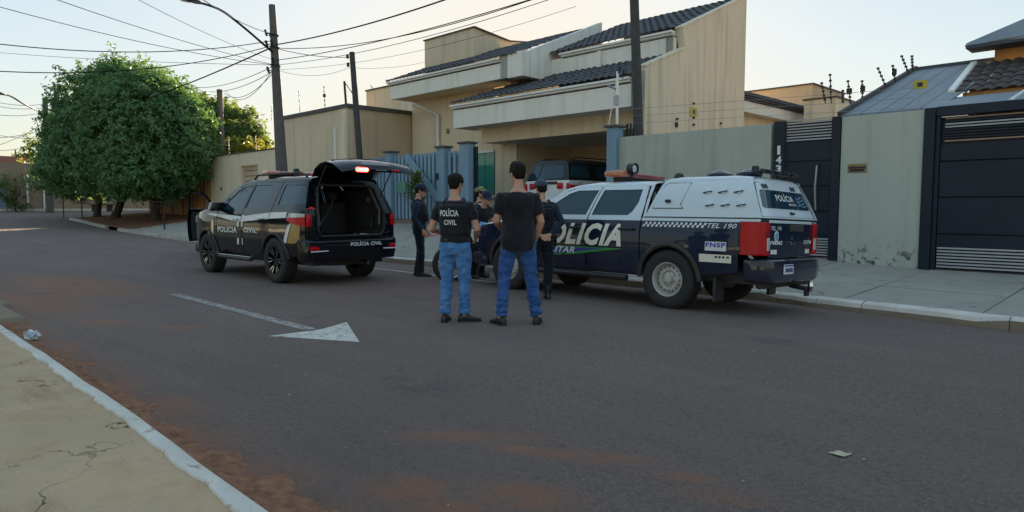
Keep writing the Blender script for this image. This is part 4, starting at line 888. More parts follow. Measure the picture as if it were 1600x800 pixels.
g = 'cables at the corner pole'; lb = 'thin cable strung from the corner pole across the side road'
for u, e in ((.95, (-20, 156, 40)), (.92, (-20, 162, 40)), (.88, (-20, 177, 40)), (.8, (-20, 232, 36)), (.74, (-20, 215, 44)), (.66, (-20, 207, 50)), (.62, (-20, 235, 50)), (.9, (200, 160, 52))): cable(P5b.lerp(P5t, u), AT(*e), .2, .016, lb, g)

# ------------------------------------------------------------------ trees and plants
def crown(blobs, n, size, mat, parent, core=.25, seed=1, name='crown', base=Vector((0, 0, 0)), sprig=.34, per=15):
    """leaves in sprigs: a sprig is a handful of leaves round a twig tip, spread over and inside the lumpy crown"""
    rnd = random.Random(seed); vs = []; fs = []; wts = [b[1][0] * b[1][1] + b[1][2] * b[1][1] for b in blobs]; off = Vector((seed * 3.1, 0, 0)); cum = []; acc = 0
    for w in wts: acc += w; cum.append(acc)
    made = 0; tries = 0
    while made < n and tries < n:
        tries += 1; t = rnd.random() * acc; bi = next(i for i, c in enumerate(cum) if t <= c); c, r = blobs[bi]
        d = Vector((rnd.gauss(0, 1), rnd.gauss(0, 1), rnd.gauss(0, 1))).normalized()
        k = 1 + .18 * noise.noise(d * 2.1 + off) + .17 * noise.noise(d * 4.6 + off) + .12 * noise.noise(d * 10 + off)
        u = k * (1.03 - abs(rnd.gauss(0, .09))) if rnd.random() > core else k * rnd.uniform(.45, 1)
        if rnd.random() < .05: u *= rnd.uniform(1.02, 1.14)
        p = Vector((c[0] + d.x * r[0] * u, c[1] + d.y * r[1] * u, c[2] + d.z * r[2] * u))
        if any(j != bi and ((p.x - q[0]) / s[0]) ** 2 + ((p.y - q[1]) / s[1]) ** 2 + ((p.z - q[2]) / s[2]) ** 2 < .6 for j, (q, s) in enumerate(blobs)) and rnd.random() < .85: continue
        ax = (d + Vector((rnd.gauss(0, .45), rnd.gauss(0, .45), rnd.gauss(.1, .45)))).normalized(); R = sprig * rnd.uniform(.6, 1.3)
        for m in range(rnd.randint(per // 2, per + per // 2)):
            tt = rnd.random(); o = p + ax * R * (tt - .5) * 1.6 + Vector((rnd.gauss(0, 1), rnd.gauss(0, 1), rnd.gauss(0, .8))) * R * .34
            s = size * rnd.uniform(.55, 1.3); nn = (ax * .4 + d * .5 + Vector((rnd.gauss(0, .6), rnd.gauss(0, .6), rnd.gauss(.35, .5)))).normalized()
            a = nn.cross(Vector((rnd.gauss(0, 1), rnd.gauss(0, 1), rnd.gauss(0, 1)))).normalized(); b = nn.cross(a)
            o = o - base; i = len(vs); a = a * s; b = b * s * .42; dr = nn * s * .18
            vs += [o - a, o - b + dr, o + a - dr * .5, o + b + dr]; fs += [(i, i + 1, i + 2), (i, i + 2, i + 3)]; made += 1
    return mesh_obj(name, vs, fs, mat, parent, False)
def limb(mb, a, b, r0, r1, wob=.12, n=6, seed=0):
    a = Vector(a); b = Vector(b); pts = []
    for k in range(n + 1):
        t = k / n; p = a.lerp(b, t); w = math.sin(t * PI) * wob; pts.append(p + Vector((noise.noise(Vector((t * 3, seed, 0))) * w, noise.noise(Vector((t * 3, seed, 5))) * w, 0)))
    mb.tube(pts, [lerp(r0, r1, k / n) for k in range(n + 1)], 9)
def tree(label, bx, by, blobs, n, size, mat, limbs, r=.14, seed=1, name='tree', z0=None, group=None, core=.25):
    z = (zpave(bx, by) - .05) if z0 is None else z0; t = thing(name, label, 'tree', (bx, by, z), 0, group); mb = MB()
    fork = limbs[0]
    mb.tube([(0, 0, -.1), (0.02, 0, .25), (fork[0] * .5, fork[1] * .5, fork[2] * .55), fork], [r * 1.5, r * 1.1, r, r * .95], 10)
    for i, l in enumerate(limbs[1:]): limb(mb, fork, l, r * .75, r * .3, .3, 6, i + seed)
    mb.build('trunk', 'bark', t, True); crown(blobs, n, size, mat, t, core, seed, base=Vector((bx, by, z))); return t
def at_y(px, py, y): return FY(px, py, y)
t1 = FY(152, 335, 11.3); t2 = FY(181, 335, 11.6); t3 = FY(243, 335, 12.2)
tree('round-crowned dark green street tree with forked trunk beside the corner pole', t1.x, t1.y, [((-48.3, 11.6, 4.6), (2.6, 2.4, 2.6)), ((-49.6, 10.4, 3.5), (1.8, 1.7, 1.5)), ((-47.2, 12.2, 6.0), (2.6, 2.4, 2.3))], 22000, .13, 'leaf_dark', [(.15, .1, 1.1), (-1.2, -.4, 2.6), (1.1, .3, 2.7), (.3, 1.2, 3.2), (-.3, -1, 2.9)], .19, 1, group=None)
tree('tallest round-crowned dark green street tree, standing between its two neighbours', t2.x, t2.y, [((-44.0, 11.8, 5.9), (4.1, 3.4, 3.4)), ((-43.3, 10.3, 4.0), (3.6, 2.2, 2.0)), ((-42.2, 12.4, 6.3), (3.2, 3.0, 2.7))], 48000, .13, 'leaf_dark', [(.3, .2, .95), (-1.8, -.3, 2.7), (2.4, .2, 2.9), (.8, 1.5, 3.4), (.4, -1.4, 2.8), (3.4, -.4, 3.6)], .22, 2)
tree('dark green street tree with low hanging branches beside the cream wall', t3.x, t3.y, [((-39.0, 12.0, 5.0), (3.3, 2.9, 3.1)), ((-38.2, 11.0, 3.3), (2.6, 1.7, 1.5)), ((-37.6, 12.6, 4.6), (2.4, 2.2, 2.4)), ((-40.0, 12.2, 6.2), (2.6, 2.4, 2.0))], 40000, .13, 'leaf_dark', [(.2, .0, 1.5), (-1.6, -.2, 3.0), (1.6, .3, 3.1), (.4, 1.1, 3.6), (.3, -1.2, 3.1)], .2, 3)
c = FY(358, 205, 17.5); tree('mid green tree growing behind the cream wall beside the grey pole', c.x, 17.5, [((c.x, 17.5, 5.3), (2.4, 2.0, 2.2)), ((c.x - 2.7, 17.2, 6.0), (2.6, 2.0, 2.2)), ((c.x + 1.5, 17.6, 4.6), (1.7, 1.6, 1.6))], 14000, .19, 'leaf_mid', [(0, 0, 1.8), (-1.2, 0, 3.8), (1.0, .2, 3.4), (.1, .6, 4)], .16, 4, z0=.7)
c = FY(398, 222, 16.6); tree('small bright yellow-green tree behind the cream wall', c.x, 16.6, [((c.x, 16.6, 3.7), (1.15, 1.1, 1.0)), ((c.x - 1.2, 16.7, 3.9), (1.0, .9, .9)), ((c.x + .6, 16.5, 3.2), (.9, .8, .8))], 3600, .15, 'leaf_yellow', [(0, 0, 1.6), (-.6, 0, 2.9), (.6, .1, 2.7), (.1, .3, 3.0)], .09, 5, z0=.7)
c = FY(418, 205, 45); tree('far dark tree on the skyline beyond the neighbour house', c.x, 45, [((c.x, 45, 8), (4.5, 4, 1.7)), ((c.x + 5, 46, 7), (4, 4, 1.6)), ((c.x - 3, 45, 6.5), (3, 3, 2.0))], 5000, .3, 'leaf_mid', [(0, 0, 3), (-1.5, 0, 6), (1.5, 0, 6), (0, 1, 6.5)], .25, 6, z0=.7)
rf = thing('grey_roof_house', 'low house with a dark sheet roof beyond the yellow-green tree', 'house'); q = FY(415, 225, 24); part('wall', 'neighbour_wall', rf, (q.x - 4, q.x + 7, 24, 30, 0, 4.3)); MB().prism([(24 - .4, 4.3), (30, 6.2), (30, 6.3), (24 - .4, 4.4)], lambda a, b: (q.x - 4.3, a, b), lambda a, b: (q.x + 7, a, b)).build('roof', 'roof_sheet', rf)
c = FX(22, 300, -57.3); tree('spindly young tree standing against the wall across the side road', -57.2, c.y, [((-57.2, c.y, 2.7), (.9, 1.0, .8)), ((-57.2, c.y + .2, 1.4), (.5, .8, .3)), ((-57.2, c.y - .5, 2.3), (.7, .7, .6))], 900, .11, 'leaf_plant', [(.05, .1, 1.0), (.1, -.7, 2.0), (.1, .7, 2.1), (0, .1, 2.3)], .06, 7, z0=1.0)
c = FX(38, 266, -60.5); tree('bright yellow-green bush behind the wall across the side road', -60.5, c.y, [((-60.5, c.y, 3.7), (1.2, 1.4, .8)), ((-60.5, c.y + 1, 3.4), (1.1, 1.1, .7))], 2000, .16, 'leaf_yellow', [(0, 0, 1.5), (0, -.6, 2.6), (0, .7, 2.7)], .08, 8, z0=1.0)
c = FX(48, 245, -66); tree('olive green tree top beside the red tiled roof', -66, c.y, [((-66, c.y + 1.0, 5.2), (1.6, 1.9, 1.6)), ((-66, c.y + 2.5, 4.4), (1.6, 1.9, 1.6))], 2600, .2, 'leaf_mid', [(0, 0.5, 2), (0, -.3, 3.6), (0, 1.8, 3.6)], .12, 9, z0=1.0)
# street trees on the photographer's side, seen mirrored in the cars
for k, (x, y, lab) in enumerate(((-17.5, -3.6, 'small street tree on the near pavement across from the pickup'), (-31, -4.5, 'broad street tree on the near pavement across from the black cars'), (-8.5, -6.5, 'street tree behind the low grey garden wall'))):
    tree(lab, x, y, [((x, y, 3.6), (2.1, 2.0, 1.5)), ((x + .8, y - .4, 4.4), (1.7, 1.6, 1.2))], 5000, .2, 'leaf_mid', [(.1, 0, 1.7), (-.9, .2, 3.0), (.9, -.2, 3.1), (.1, .8, 3.4)], .13, 20 + k, z0=.05)
# shrub by the blue fence
q = FY(650, 330, 13.55); t = thing('garden_shrub', 'tufted yellow-green shrub in front of the blue fence', 'shrub', (q.x, 13.55, zpave(q.x, 13.55))); rnd = random.Random(4); vs = []; fs = []
for k in range(420):
    a = rnd.uniform(0, 2 * PI); r0 = rnd.uniform(0, .3); z = rnd.uniform(.75, 1.75); o = Vector((math.cos(a) * r0, math.sin(a) * r0, z)); d = Vector((math.cos(a), math.sin(a), rnd.uniform(.2, 1.4))).normalized(); L = rnd.uniform(.16, .34); s = d.cross(Vector((0, 0, 1))).normalized() * .022
    i = len(vs); vs += [o - s, o + s, o + d * L * .6 + s * .9, o + d * L * .6 - s * .9, o + d * L - Vector((0, 0, .08))]; fs += [(i, i + 1, i + 2, i + 3), (i + 3, i + 2, i + 4)]
mesh_obj('foliage', vs, fs, 'leaf_plant', t); MB().tube([(0, 0, -.05), (.02, 0, .6), (0, .02, 1.2)], [.05, .035, .02], 7).build('stem', 'bark', t, True)
# fallen leaves under the trees
rnd = random.Random(11); vs = []; fs = []
for k in range(900):
    x = rnd.uniform(-47, -35); y = rnd.uniform(10.2, 14.1); z = zpave(x, y) + .012; a = rnd.uniform(0, 6.28); s = rnd.uniform(.03, .07); i = len(vs)
    vs += [(x + s * math.cos(a + q), y + s * math.sin(a + q) * .6, z + rnd.uniform(0, .02)) for q in (0, 1.57, 3.14, 4.71)]; fs.append((i, i + 1, i + 2, i + 3))
tag(mesh_obj('fallen_leaves', vs, fs, 'soil'), 'dry fallen leaves under the street trees', 'leaves', kind='stuff')
# litter racks, bench, thin post
def rack(px, py, y, ztop, w, label, wires):
    p = FY(px, py, y); zg = zpave(p.x, y) - .03; t = thing('litter_rack', label, 'litter rack', (p.x, y, zg), rad(45)); h = ztop - zg
    MB().tube([(0, 0, 0), (0, 0, h - .18)], .035, 8).build('post', 'dark_metal', t, True)
    for nm, z, ww in (('top_rim', h, 1), ('bottom_rim', h - .2, .86)):
        a, b = w / 2 * ww, .22 * ww; MB().tube([(-a, -b, z), (a, -b, z), (a, b, z), (-a, b, z), (-a, -b, z)], .018, 6).build(nm, 'rust_metal', t)
    mb = MB(); nW = wires
    for k in range(nW + 1):
        u = lerp(-1, 1, k / nW)
        for sgn in (-1, 1): mb.tube([(u * w / 2 * .86, sgn * .19, h - .2), (u * w / 2, sgn * .22, h)], .008, 4)
        mb.tube([(u * w / 2 * .86, -.19, h - .2), (u * w / 2 * .86, .19, h - .2)], .008, 4)
    mb.build('wire_basket', 'rust_metal', t)
rack(128, 330, 10.7, 1.72, .95, 'dark wire litter rack on a post beside the corner pole', 12); rack(256, 330, 10.75, 1.55, .95, 'reddish open litter rack on a post near the cream wall', 4)
p = FY(160, 334, 12.9); t = thing('stone_bench', 'low dark bench in the shade under the street trees', 'bench', (p.x, 12.9, zpave(p.x, 12.9)), rad(30)); part('seat', 'pole_dark', t, (-.9, .9, -.22, .22, .38, .46), bevel=.015); part('leg', 'pole_dark', t, (-.7, -.55, -.18, .18, -.05, .378)); part('leg', 'pole_dark', t, (.55, .7, -.18, .18, -.05, .378))
p = FX(99, 325, -50); t = MB().tube([(0, 0, 0), (.02, 0, 1.9)], .035, 7).build('thin_post', 'pole_dark', None, True); t.location = (-50, p.y, rise(-50) - .02); tag(t, 'thin bare post beside the side road under the tree', 'post')

# ------------------------------------------------------------------ vehicles (local axes: x forward, y left, z up; rear axle at x = 0)
def arc(cx, cz, r, a0, a1, n=14): return [(cx + r * math.cos(rad(lerp(a0, a1, k / n))), cz + r * math.sin(rad(lerp(a0, a1, k / n)))) for k in range(n + 1)]
def wheel(parent, x, sd, yo, r, w, rr, kind):
    """yo = y of the outer side wall (positive), sd = +1 left, -1 right"""
    yc = yo - w / 2
    def L(prof, n=36): return MB().lathe([(a, (yc + h) * sd) for a, h in prof], (x, 0, r), 'y', n)
    tp = [(rr * .98, -w * .42), (r * .80, -w * .5), (r * .93, -w * .47), (r * .985, -w * .38), (r, -w * .25), (r, w * .25), (r * .985, w * .38), (r * .93, w * .47), (r * .80, w * .5), (rr * 1.02, w * .45), (rr * .98, w * .40)]
    t = L(tp, 40).build('wheel', 'tyre', parent, True, sharp=50)
    mb = MB()                                         # tread blocks
    for k in range(44):
        a = 2 * PI * k / 44
        for h0, h1, da in ((-.40, -.14, 0), (-.10, .12, .03), (.16, .40, .0)):
            cs = [(math.cos(a + d + da), math.sin(a + d + da)) for d in (-.045, .045)]
            vs = []
            for rrr in (r * .985, r * 1.012):
                for c, s in cs:
                    for h in (h0, h1): vs.append((x + c * rrr, (yc + h * w) * sd, r + s * rrr))
            mb.add(vs, [(0, 1, 3, 2), (4, 6, 7, 5), (0, 4, 5, 1), (2, 3, 7, 6), (0, 2, 6, 4), (1, 5, 7, 3)])
    mb.build('tread', 'tyre', t)
    if kind == 'steel':
        L([(rr * 1.0, w * .41), (rr * 1.02, w * .46), (rr * .96, w * .45), (rr * .9, w * .36), (rr * .87, w * .16), (rr * .80, w * .20), (rr * .62, w * .30), (rr * .5, w * .29), (rr * .44, w * .2), (rr * .25, w * .22), (rr * .24, w * .36), (rr * .1, w * .38), (0.001, w * .38)]).build('rim', 'rim_steel', t, True, sharp=35)
        mb = MB()
        for k in range(16):
            a = 2 * PI * k / 16; mb.lathe([(.001, 0), (rr * .062, 0)], (x + rr * .71 * math.cos(a), (yc + w * .262) * sd, r + rr * .71 * math.sin(a)), 'y', 8)
        mb.build('rim_holes', 'black_print', t, fix=False); mb = MB()  # flat black discs; the shade of the holes is put into the colour
        for k in range(6):
            a = 2 * PI * k / 6 + .3; mb.lathe([(.001, .014 * sd), (.012, .014 * sd), (.014, 0)], (x + rr * .35 * math.cos(a), (yc + w * .215) * sd, r + rr * .35 * math.sin(a)), 'y', 6)
        mb.build('lug_nuts', 'chrome', t)
    else:
        L([(rr * 1.0, w * .41), (rr * 1.02, w * .46), (rr * .95, w * .45), (rr * .9, w * .3), (rr * .86, -w * .1), (0.001, -w * .1)]).build('rim', 'rim_black', t, True, sharp=35)
        for k in range(6):
            mb = MB(); mc = MB()
            for da in (-.17, .17):
                a = 2 * PI * k / 6 + da; b = 2 * PI * k / 6 + da * .5
                A = Vector((x + rr * .93 * math.cos(a), (yc + w * .37) * sd, r + rr * .93 * math.sin(a))); B = Vector((x + rr * .18 * math.cos(b), (yc + w * .25) * sd, r + rr * .18 * math.sin(b)))
                mb.bar(A, B, rr * .13, .045, (0, 1, 0)); off = Vector((0, .025 * sd, 0)); mc.bar(A + off, A.lerp(B, .55) + off, rr * .06, .004, (0, 1, 0))
            mb.build('spoke', kind if kind in MATS else 'rim_black', t, bevel=.004); mc.build('spoke_edge', 'chrome', t)
        MB().lathe([(rr * .24, w * .2), (rr * .2, w * .3), (.001, w * .31)], (x, yc * sd, r), 'y', 16).build('hub', 'rim_black', t, True) if sd > 0 else None
    return t
def toploft(name, xs, wf, zs, zr, mat, parent, pw=.45, n=15):
    """crowned panel between the two body sides (roof, bonnet)"""
    rings = []
    for x in xs:
        w = wf(x, zs(x)); q = []
        for k in range(n):
            a = PI * k / (n - 1); c, s = math.cos(a), math.sin(a); q.append((x, math.copysign(abs(c) ** pw, c) * w, zs(x) + (zr(x) - zs(x)) * abs(s) ** .7))
        rings.append(q)
    return MB().loft(rings, closed=False).build(name, mat, parent, True, sharp=50)

def build_truck():
    T = thing('police_pickup', 'white over dark blue double-cab police pickup with a white canopy parked at the kerb', 'pickup truck', (-4.88, 8.67, zroad(-4.88, 8.67)), rad(179.9))
    T.rotation_euler = (.035, 0, rad(179.9)); T.location.z = -.035 * (8.67 - 7.5)
    def Wd(x, z):
        if z < 1.16: w = interp([(.28, .80), (.42, .855), (.6, .885), (.85, .897), (1.02, .892), (1.16, .868)], z)
        elif x > .42: w = interp([(1.16, .868), (1.22, .855), (1.45, .775), (1.62, .70), (1.72, .63)], z)
        else: w = interp([(1.16, .868), (1.22, .862), (1.5, .80), (1.66, .735), (1.74, .66)], z)
        if x > 3.05: w -= .14 * ((x - 3.05) / .85) ** 2
        if x < -1.05: w -= .5 * (x + 1.05) ** 2
        return w
    def S(off=0.): return lambda x, z: (x, Wd(x, z) + off, z)
    P = 'truck_paint'
    patch('bed_side', [(.45, 1.205), (.45, .47)] + arc(0, .40, .465, 9, 171) + [(-.70, .50), (-.985, .55), (-.985, 1.174), (-1.235, 1.174), (-1.235, 1.205)], S(), P, T, mirror=True)
    for sg in (1, -1):
        def SS(off=0., sg=sg): return lambda x, z: (x, sg * (Wd(x, z) + off), z)
        hole = [(1.335, 1.235), (1.215, 1.60), (.55, 1.60), (.56, 1.42), (.63, 1.29), (.70, 1.235)]
        d = patch('rear_door', [(.468, .44), (1.388, .44), (1.388, 1.2), (1.255, 1.645), (.455, 1.645), (.45, 1.4), (.468, 1.2)], SS(), P, T, [hole]); patch('window', hole, SS(-.012), 'glass_dark', d, step=.1)
        MB().tube([SS(.03)(x, 1.045) for x in (.56, .62, .74, .80)], .017, 8).build('handle', 'plastic_black', d, True)
        hole = [(1.445, 1.235), (1.31, 1.60), (1.70, 1.60), (1.86, 1.555), (2.08, 1.42), (2.29, 1.235)]
        d = patch('front_door', [(1.405, .44), (2.40, .44), (2.44, .75), (2.43, 1.19), (2.10, 1.46), (1.9, 1.59), (1.73, 1.645), (1.27, 1.645), (1.405, 1.2)], SS(), P, T, [hole]); patch('window', hole, SS(-.012), 'glass_dark', d, step=.1)
        MB().tube([SS(.03)(x, 1.045) for x in (1.48, 1.54, 1.66, 1.72)], .017, 8).build('handle', 'plastic_black', d, True)
        m = MB().box(2.16, 2.36, .90, 1.09, 1.20, 1.38) if sg > 0 else MB().box(2.16, 2.36, -1.09, -.90, 1.20, 1.38); m.build('mirror', 'plastic_black', T, True, .03, 2)
        patch('front_fender', [(2.455, 1.175), (2.465, .75), (2.42, .44)] + arc(3.0, .40, .47, 175, 5)[1:] + [(3.58, .45), (3.88, .5), (3.90, .85), (3.78, 1.04), (2.6, 1.165)], SS(), P, T)
        patch('pillar', [(2.445, 1.195), (2.60, 1.17), (1.98, 1.62), (1.80, 1.665), (1.74, 1.655), (1.91, 1.60), (2.11, 1.475)], SS(-.004), 'truck_white', T); patch('pillar', [(.438, 1.215), (.43, 1.66), (.33, 1.66), (.40, 1.215)], SS(-.004), 'truck_white', T)
        MB().tube([SS(.015)(x, z) for x, z in arc(0, .40, .455, 0, 180)], .034, 8).build('wheel_arch', 'plastic_dusty', T, True); MB().tube([SS(.015)(x, z) for x, z in arc(3.0, .40, .46, 0, 180)], .034, 8).build('wheel_arch', 'plastic_dusty', T, True)
        MB().tube([(x, sg * .93, .37) for x in (.62, .75, 1.4, 2.2, 2.36)], .045, 8).build('side_step', 'plastic_black', T, True)
        patch('canopy_side', [(.40, 1.222), (.20, 1.69), (-1.045, 1.69), (-1.255, 1.222)], SS(.0), 'truck_white', T)
        patch('seam', [(.415, 1.207), (.415, 1.220), (-1.25, 1.220), (-1.25, 1.207)], SS(-.006), 'black_print', T, step=.2)
        h = patch('canopy_hatch', [(.295, 1.335), (.16, 1.655), (.10, 1.672), (-.22, 1.672), (-.12, 1.38), (-.17, 1.335)], SS(.007), 'truck_white', T)
        lp = [(.295, 1.335), (.16, 1.655), (.10, 1.672), (-.22, 1.672), (-.12, 1.38), (-.17, 1.335), (.295, 1.335)]; MB().tube([SS(.004)(*p) for p in lp], .006, 5).build('hatch_seal', 'black_print', h); MB().box(.02, .10, sg * .83, sg * .86, 1.41, 1.45).build('latch', 'plastic_black', h, bevel=.008)
        for zz in (1.54, 1.37):
            for k in range(3):
                x0 = -.42 - k * .21 - (.06 if zz < 1.5 else 0); f = SS()
                MB().add([f(x0, zz), f(x0 - .11, zz + .05), f(x0 - .11, zz - .0), Vector(f(x0 - .09, zz - .012)) + Vector((0, sg * .022, 0)), f(x0 - .02, zz + .07), f(x0 - .10, zz + .07)], [(0, 3, 2), (0, 4, 5, 1, 3), (1, 2, 3)]).build('air_scoop', 'truck_white', T); MB().bar(Vector(f(x0 - .01, zz - .005)) + Vector((0, sg * .012, 0)), Vector(f(x0 - .13, zz + .015)) + Vector((0, sg * .02, 0)), .012, .014).build('scoop_slot', 'plastic_black', T)
        tl = MB().loft([[(x, sg * y, z) for x, y in ((-.995, .895), (-1.10, .897), (-1.22, .87), (-1.275, .80), (-1.275, .665), (-1.22, .665), (-1.0, .80))] for z in (.765, .79, 1.15, 1.168)]).build('tail_light', 'lamp_red', T, True, .008); MB().box(-1.285, -1.24, sg * .675, sg * .745, .82, .98).build('reverse_lens', 'lamp_clear', tl, bevel=.006); MB().box(-1.283, -1.24, sg * .675, sg * .79, 1.035, 1.045).build('lamp_rib', 'plastic_black', tl); MB().box(-1.283, -1.24, sg * .675, sg * .79, 1.0, 1.008).build('lamp_rib', 'plastic_black', tl); MB().tube([(-1.0, sg * .897, .775), (-1.0, sg * .897, 1.16)], .006, 5).build('lamp_edge', 'plastic_black', tl)
        MB().loft([[(x, sg * (y + o * .03), z + o * .02) for x, y, z in ((3.62, .77, .90), (3.62, .77, 1.02), (3.93, .50, 1.02), (3.93, .50, .88))] for o in (0, 1)]).build('headlight', 'lamp_clear', T)
        MB().box(-.70, -.66, sg * .66, sg * .88, .16, .46).build('mud_flap', 'plastic_black', T)
    toploft('roof', [1.98, 1.9, 1.8, 1.65, 1.4, 1.1, .8, .5, .36, .33], Wd, lambda x: min(1.645, 1.645 - (x - 1.75) * .28 if x > 1.75 else 1.645), lambda x: interp([(.33, 1.70), (.5, 1.735), (1.4, 1.745), (1.8, 1.70), (1.98, 1.60)], x), 'truck_white', T)
    toploft('bonnet', [2.45, 2.6, 2.9, 3.2, 3.5, 3.7, 3.82, 3.88], Wd, lambda x: interp([(2.45, 1.17), (3.78, 1.035), (3.9, .95)], x), lambda x: interp([(2.45, 1.20), (3.0, 1.19), (3.6, 1.11), (3.8, 1.04), (3.88, .96)], x), 'truck_white', T)
    patch('windscreen', [(-1, 0), (1, 0), (1, 1), (-1, 1)], lambda a, b: (lerp(2.56, 1.92, b) - .12 * a * a * (1 - .5 * b), a * lerp(.80, .63, b), lerp(1.19, 1.665, b)), 'glass_dark', T, step=.12)
    patch('front_panel', [(-.76, .38), (.76, .38), (.76, 1.0), (-.76, 1.0)], lambda y, z: (3.93 - .18 * (y / .76) ** 2, y, z), 'truck_dark', T, step=.15); MB().box(3.90, 3.96, -.45, .45, .62, .92).build('grille', 'plastic_black', T, bevel=.02)
    MB().box(3.6, 4.0, -.80, .80, .36, .58).build('front_bumper', 'truck_dark', T, True, .06, 2)
    toploft('canopy_roof', [.21, .15, .0, -.4, -.8, -1.0, -1.05], Wd, lambda x: 1.69, lambda x: interp([(-1.05, 1.735), (-.9, 1.765), (0, 1.77), (.15, 1.75), (.21, 1.71)], x), 'truck_white', T, .3)
    patch('canopy_front', [(-1, 0), (1, 0), (1, 1), (-1, 1)], lambda a, b: (lerp(.40, .21, b), a * lerp(.86, .70, b), lerp(1.222, 1.73, b)), 'truck_white', T, step=.25)
    def hx(z): return lerp(-1.262, -1.045, (z - 1.222) / .478)
    def RH(off=0.): return lambda y, z: (hx(z) - off - .0 * y + .05 * (abs(y) / .85) ** 4, y, z)
    patch('canopy_rear', [(-.845, 1.222), (.845, 1.222), (.69, 1.70), (.5, 1.74), (-.5, 1.74), (-.69, 1.70)], RH(), 'truck_white', T)
    h = patch('rear_hatch', [(-.79, 1.245), (.79, 1.245), (.665, 1.665), (-.665, 1.665)], RH(.008), 'truck_white', T)
    lp = [(-.79, 1.245), (.79, 1.245), (.665, 1.665), (-.665, 1.665), (-.79, 1.245)]; MB().tube([RH(.006)(*p) for p in lp], .006, 5).build('hatch_seal', 'black_print', h)
    w = patch('rear_window', [(-.66, 1.35), (.66, 1.35), (.70, 1.37), (.635, 1.565), (.60, 1.58), (-.60, 1.58), (-.635, 1.565), (-.70, 1.37)], RH(.016), 'glass_dark', T)
    lettering('POLÍCIA', RH(.021), 'decal_white', w, .30, -.22, 1.445, 1.545, bold=.02); lettering('MILITAR', RH(.021), 'decal_white', w, -.02, -.24, 1.395, 1.425, .25, .02)
    for k in range(4): MB().tube([RH(.021)(-.30 - .28 * t - k * .0, 1.40 + k * .035 + .014 * math.sin(t * 7 + k)) for t in [i / 8 for i in range(9)]], .006, 4).build('wave_decal', 'decal_sky', w)
    for y in (.50, .42, -.32, -.40): MB().add([RH(.02)(y + .03, 1.60), RH(.02)(y - .03, 1.60), RH(.02)(y - .01, 1.655), RH(.02)(y + .05, 1.655)], [(0, 1, 2, 3)]).build('louvre', 'black_print', T, fix=False)
    MB().tube([RH(.03)(.05, 1.30), RH(.03)(-.05, 1.29)], .014, 6).build('hatch_latch', 'plastic_black', T)
    tg = patch('tailgate', [(-.655, .735), (.655, .735), (.655, 1.20), (-.655, 1.20)], lambda y, z: (-1.25 - .02 * (1 - (y / .66) ** 2), y, z), P, T, step=.12)
    def TG(off=.006): return lambda y, z: (-1.25 - .02 * (1 - (y / .66) ** 2) - off, y, z)
    MB().box(-1.30, -1.26, -.28, .12, 1.06, 1.15).build('tailgate_handle', 'plastic_dusty', tg, bevel=.01); lettering('TEL 190', TG(), 'decal_white', tg, .61, .34, 1.075, 1.125, 0, .01); lettering('PMMS', TG(), 'decal_white', tg, .62, .30, .895, .945, .2, .03); lettering('10.0744', TG(), 'decal_white', tg, -.36, -.64, .90, .955, .2, .03)
    MB().prism([(.46 + .055 * math.cos(a), 1.0 + .07 * math.sin(a)) for a in [k * PI / 6 for k in range(12)]], TG(.002), TG(.006)).build('crest', 'decal_white', tg); MB().prism([(.46 + .038 * math.cos(a), 1.0 + .05 * math.sin(a)) for a in [k * PI / 6 for k in range(12)]], TG(.0065), TG(.009)).build('crest_shield', 'decal_sky', tg)
    for cx, cz in ((0., .965), (.035, .905), (-.035, .905)): MB().prism([(cx, cz + .035), (cx + .022, cz), (cx, cz - .035), (cx - .022, cz)], TG(.002), TG(.01)).build('emblem', 'chrome', tg)
    for y0, z0 in ((.52, .78), (-.50, .78)): patch('sticker', [(y0 + .08, z0), (y0 + .08, z0 + .055), (y0 - .08, z0 + .055), (y0 - .08, z0)], TG(.006), 'decal_white', tg, step=.06)

    bp = MB().loft([[(x, y, z) for x, z in ((-1.05, .44), (xo, .42 + zz), (xo - .02, .60), (xo, .715), (-1.05, .715))] for y, xo, zz in ((-.89, -1.14, .06), (-.83, -1.29, .02), (-.6, -1.34, 0), (.6, -1.34, 0), (.83, -1.29, .02), (.89, -1.14, .06))]).build('rear_bumper', 'truck_dark', T, True, .015, sharp=30)
    patch('bumper_step', [(-.80, -1.30), (.80, -1.30), (.80, -1.20), (-.80, -1.20)], lambda y, x: (x, y, .722), 'plastic_dusty', bp, step=.2); MB().tube([(-1.2, y, .40) for y in (-.7, 0, .75)], .05, 8).build('bumper_tube', 'plastic_dusty', bp, True)
    pl = MB().box(-1.375, -1.365, .17, .45, .535, .655).build('number_plate', 'decal_white', T, bevel=.003); [MB().box(-1.378, -1.376, .20 + k * .032, .222 + k * .032, .56, .61).build('plate_mark', 'decal_blue', pl) for k in range(7)]; MB().box(-1.378, -1.376, .18, .44, .632, .648).build('plate_band', 'decal_blue', pl)
    MB().tube([(-1.2, -.15, .36), (-1.45, -.15, .33)], .03, 8).build('tow_bar', 'dark_metal', T); MB().lathe([(.001, .0), (.025, 0), (.025, .05), (.04, .07), (.035, .12), (.001, .13)], (-1.47, -.15, .30), 'z', 12).build('tow_ball', 'chrome', T, True); MB().box(-1.44, -1.40, -.19, -.11, .24, .34).build('tow_socket', 'dark_metal', T)
    MB().box(-1.2, 3.6, -.72, .72, .40, .60).build('chassis', 'plastic_black', T); MB().box(.46, 3.5, -.80, .80, .55, 1.10).build('cab_floor', 'plastic_black', T); MB().box(-1.2, .40, -.80, .80, .86, 1.18).build('bed', 'plastic_black', T)
    for x in (0, 3.0): MB().tube([(x, -.7, .39), (x, .7, .39)], .06, 8).build('axle', 'plastic_dusty', T)
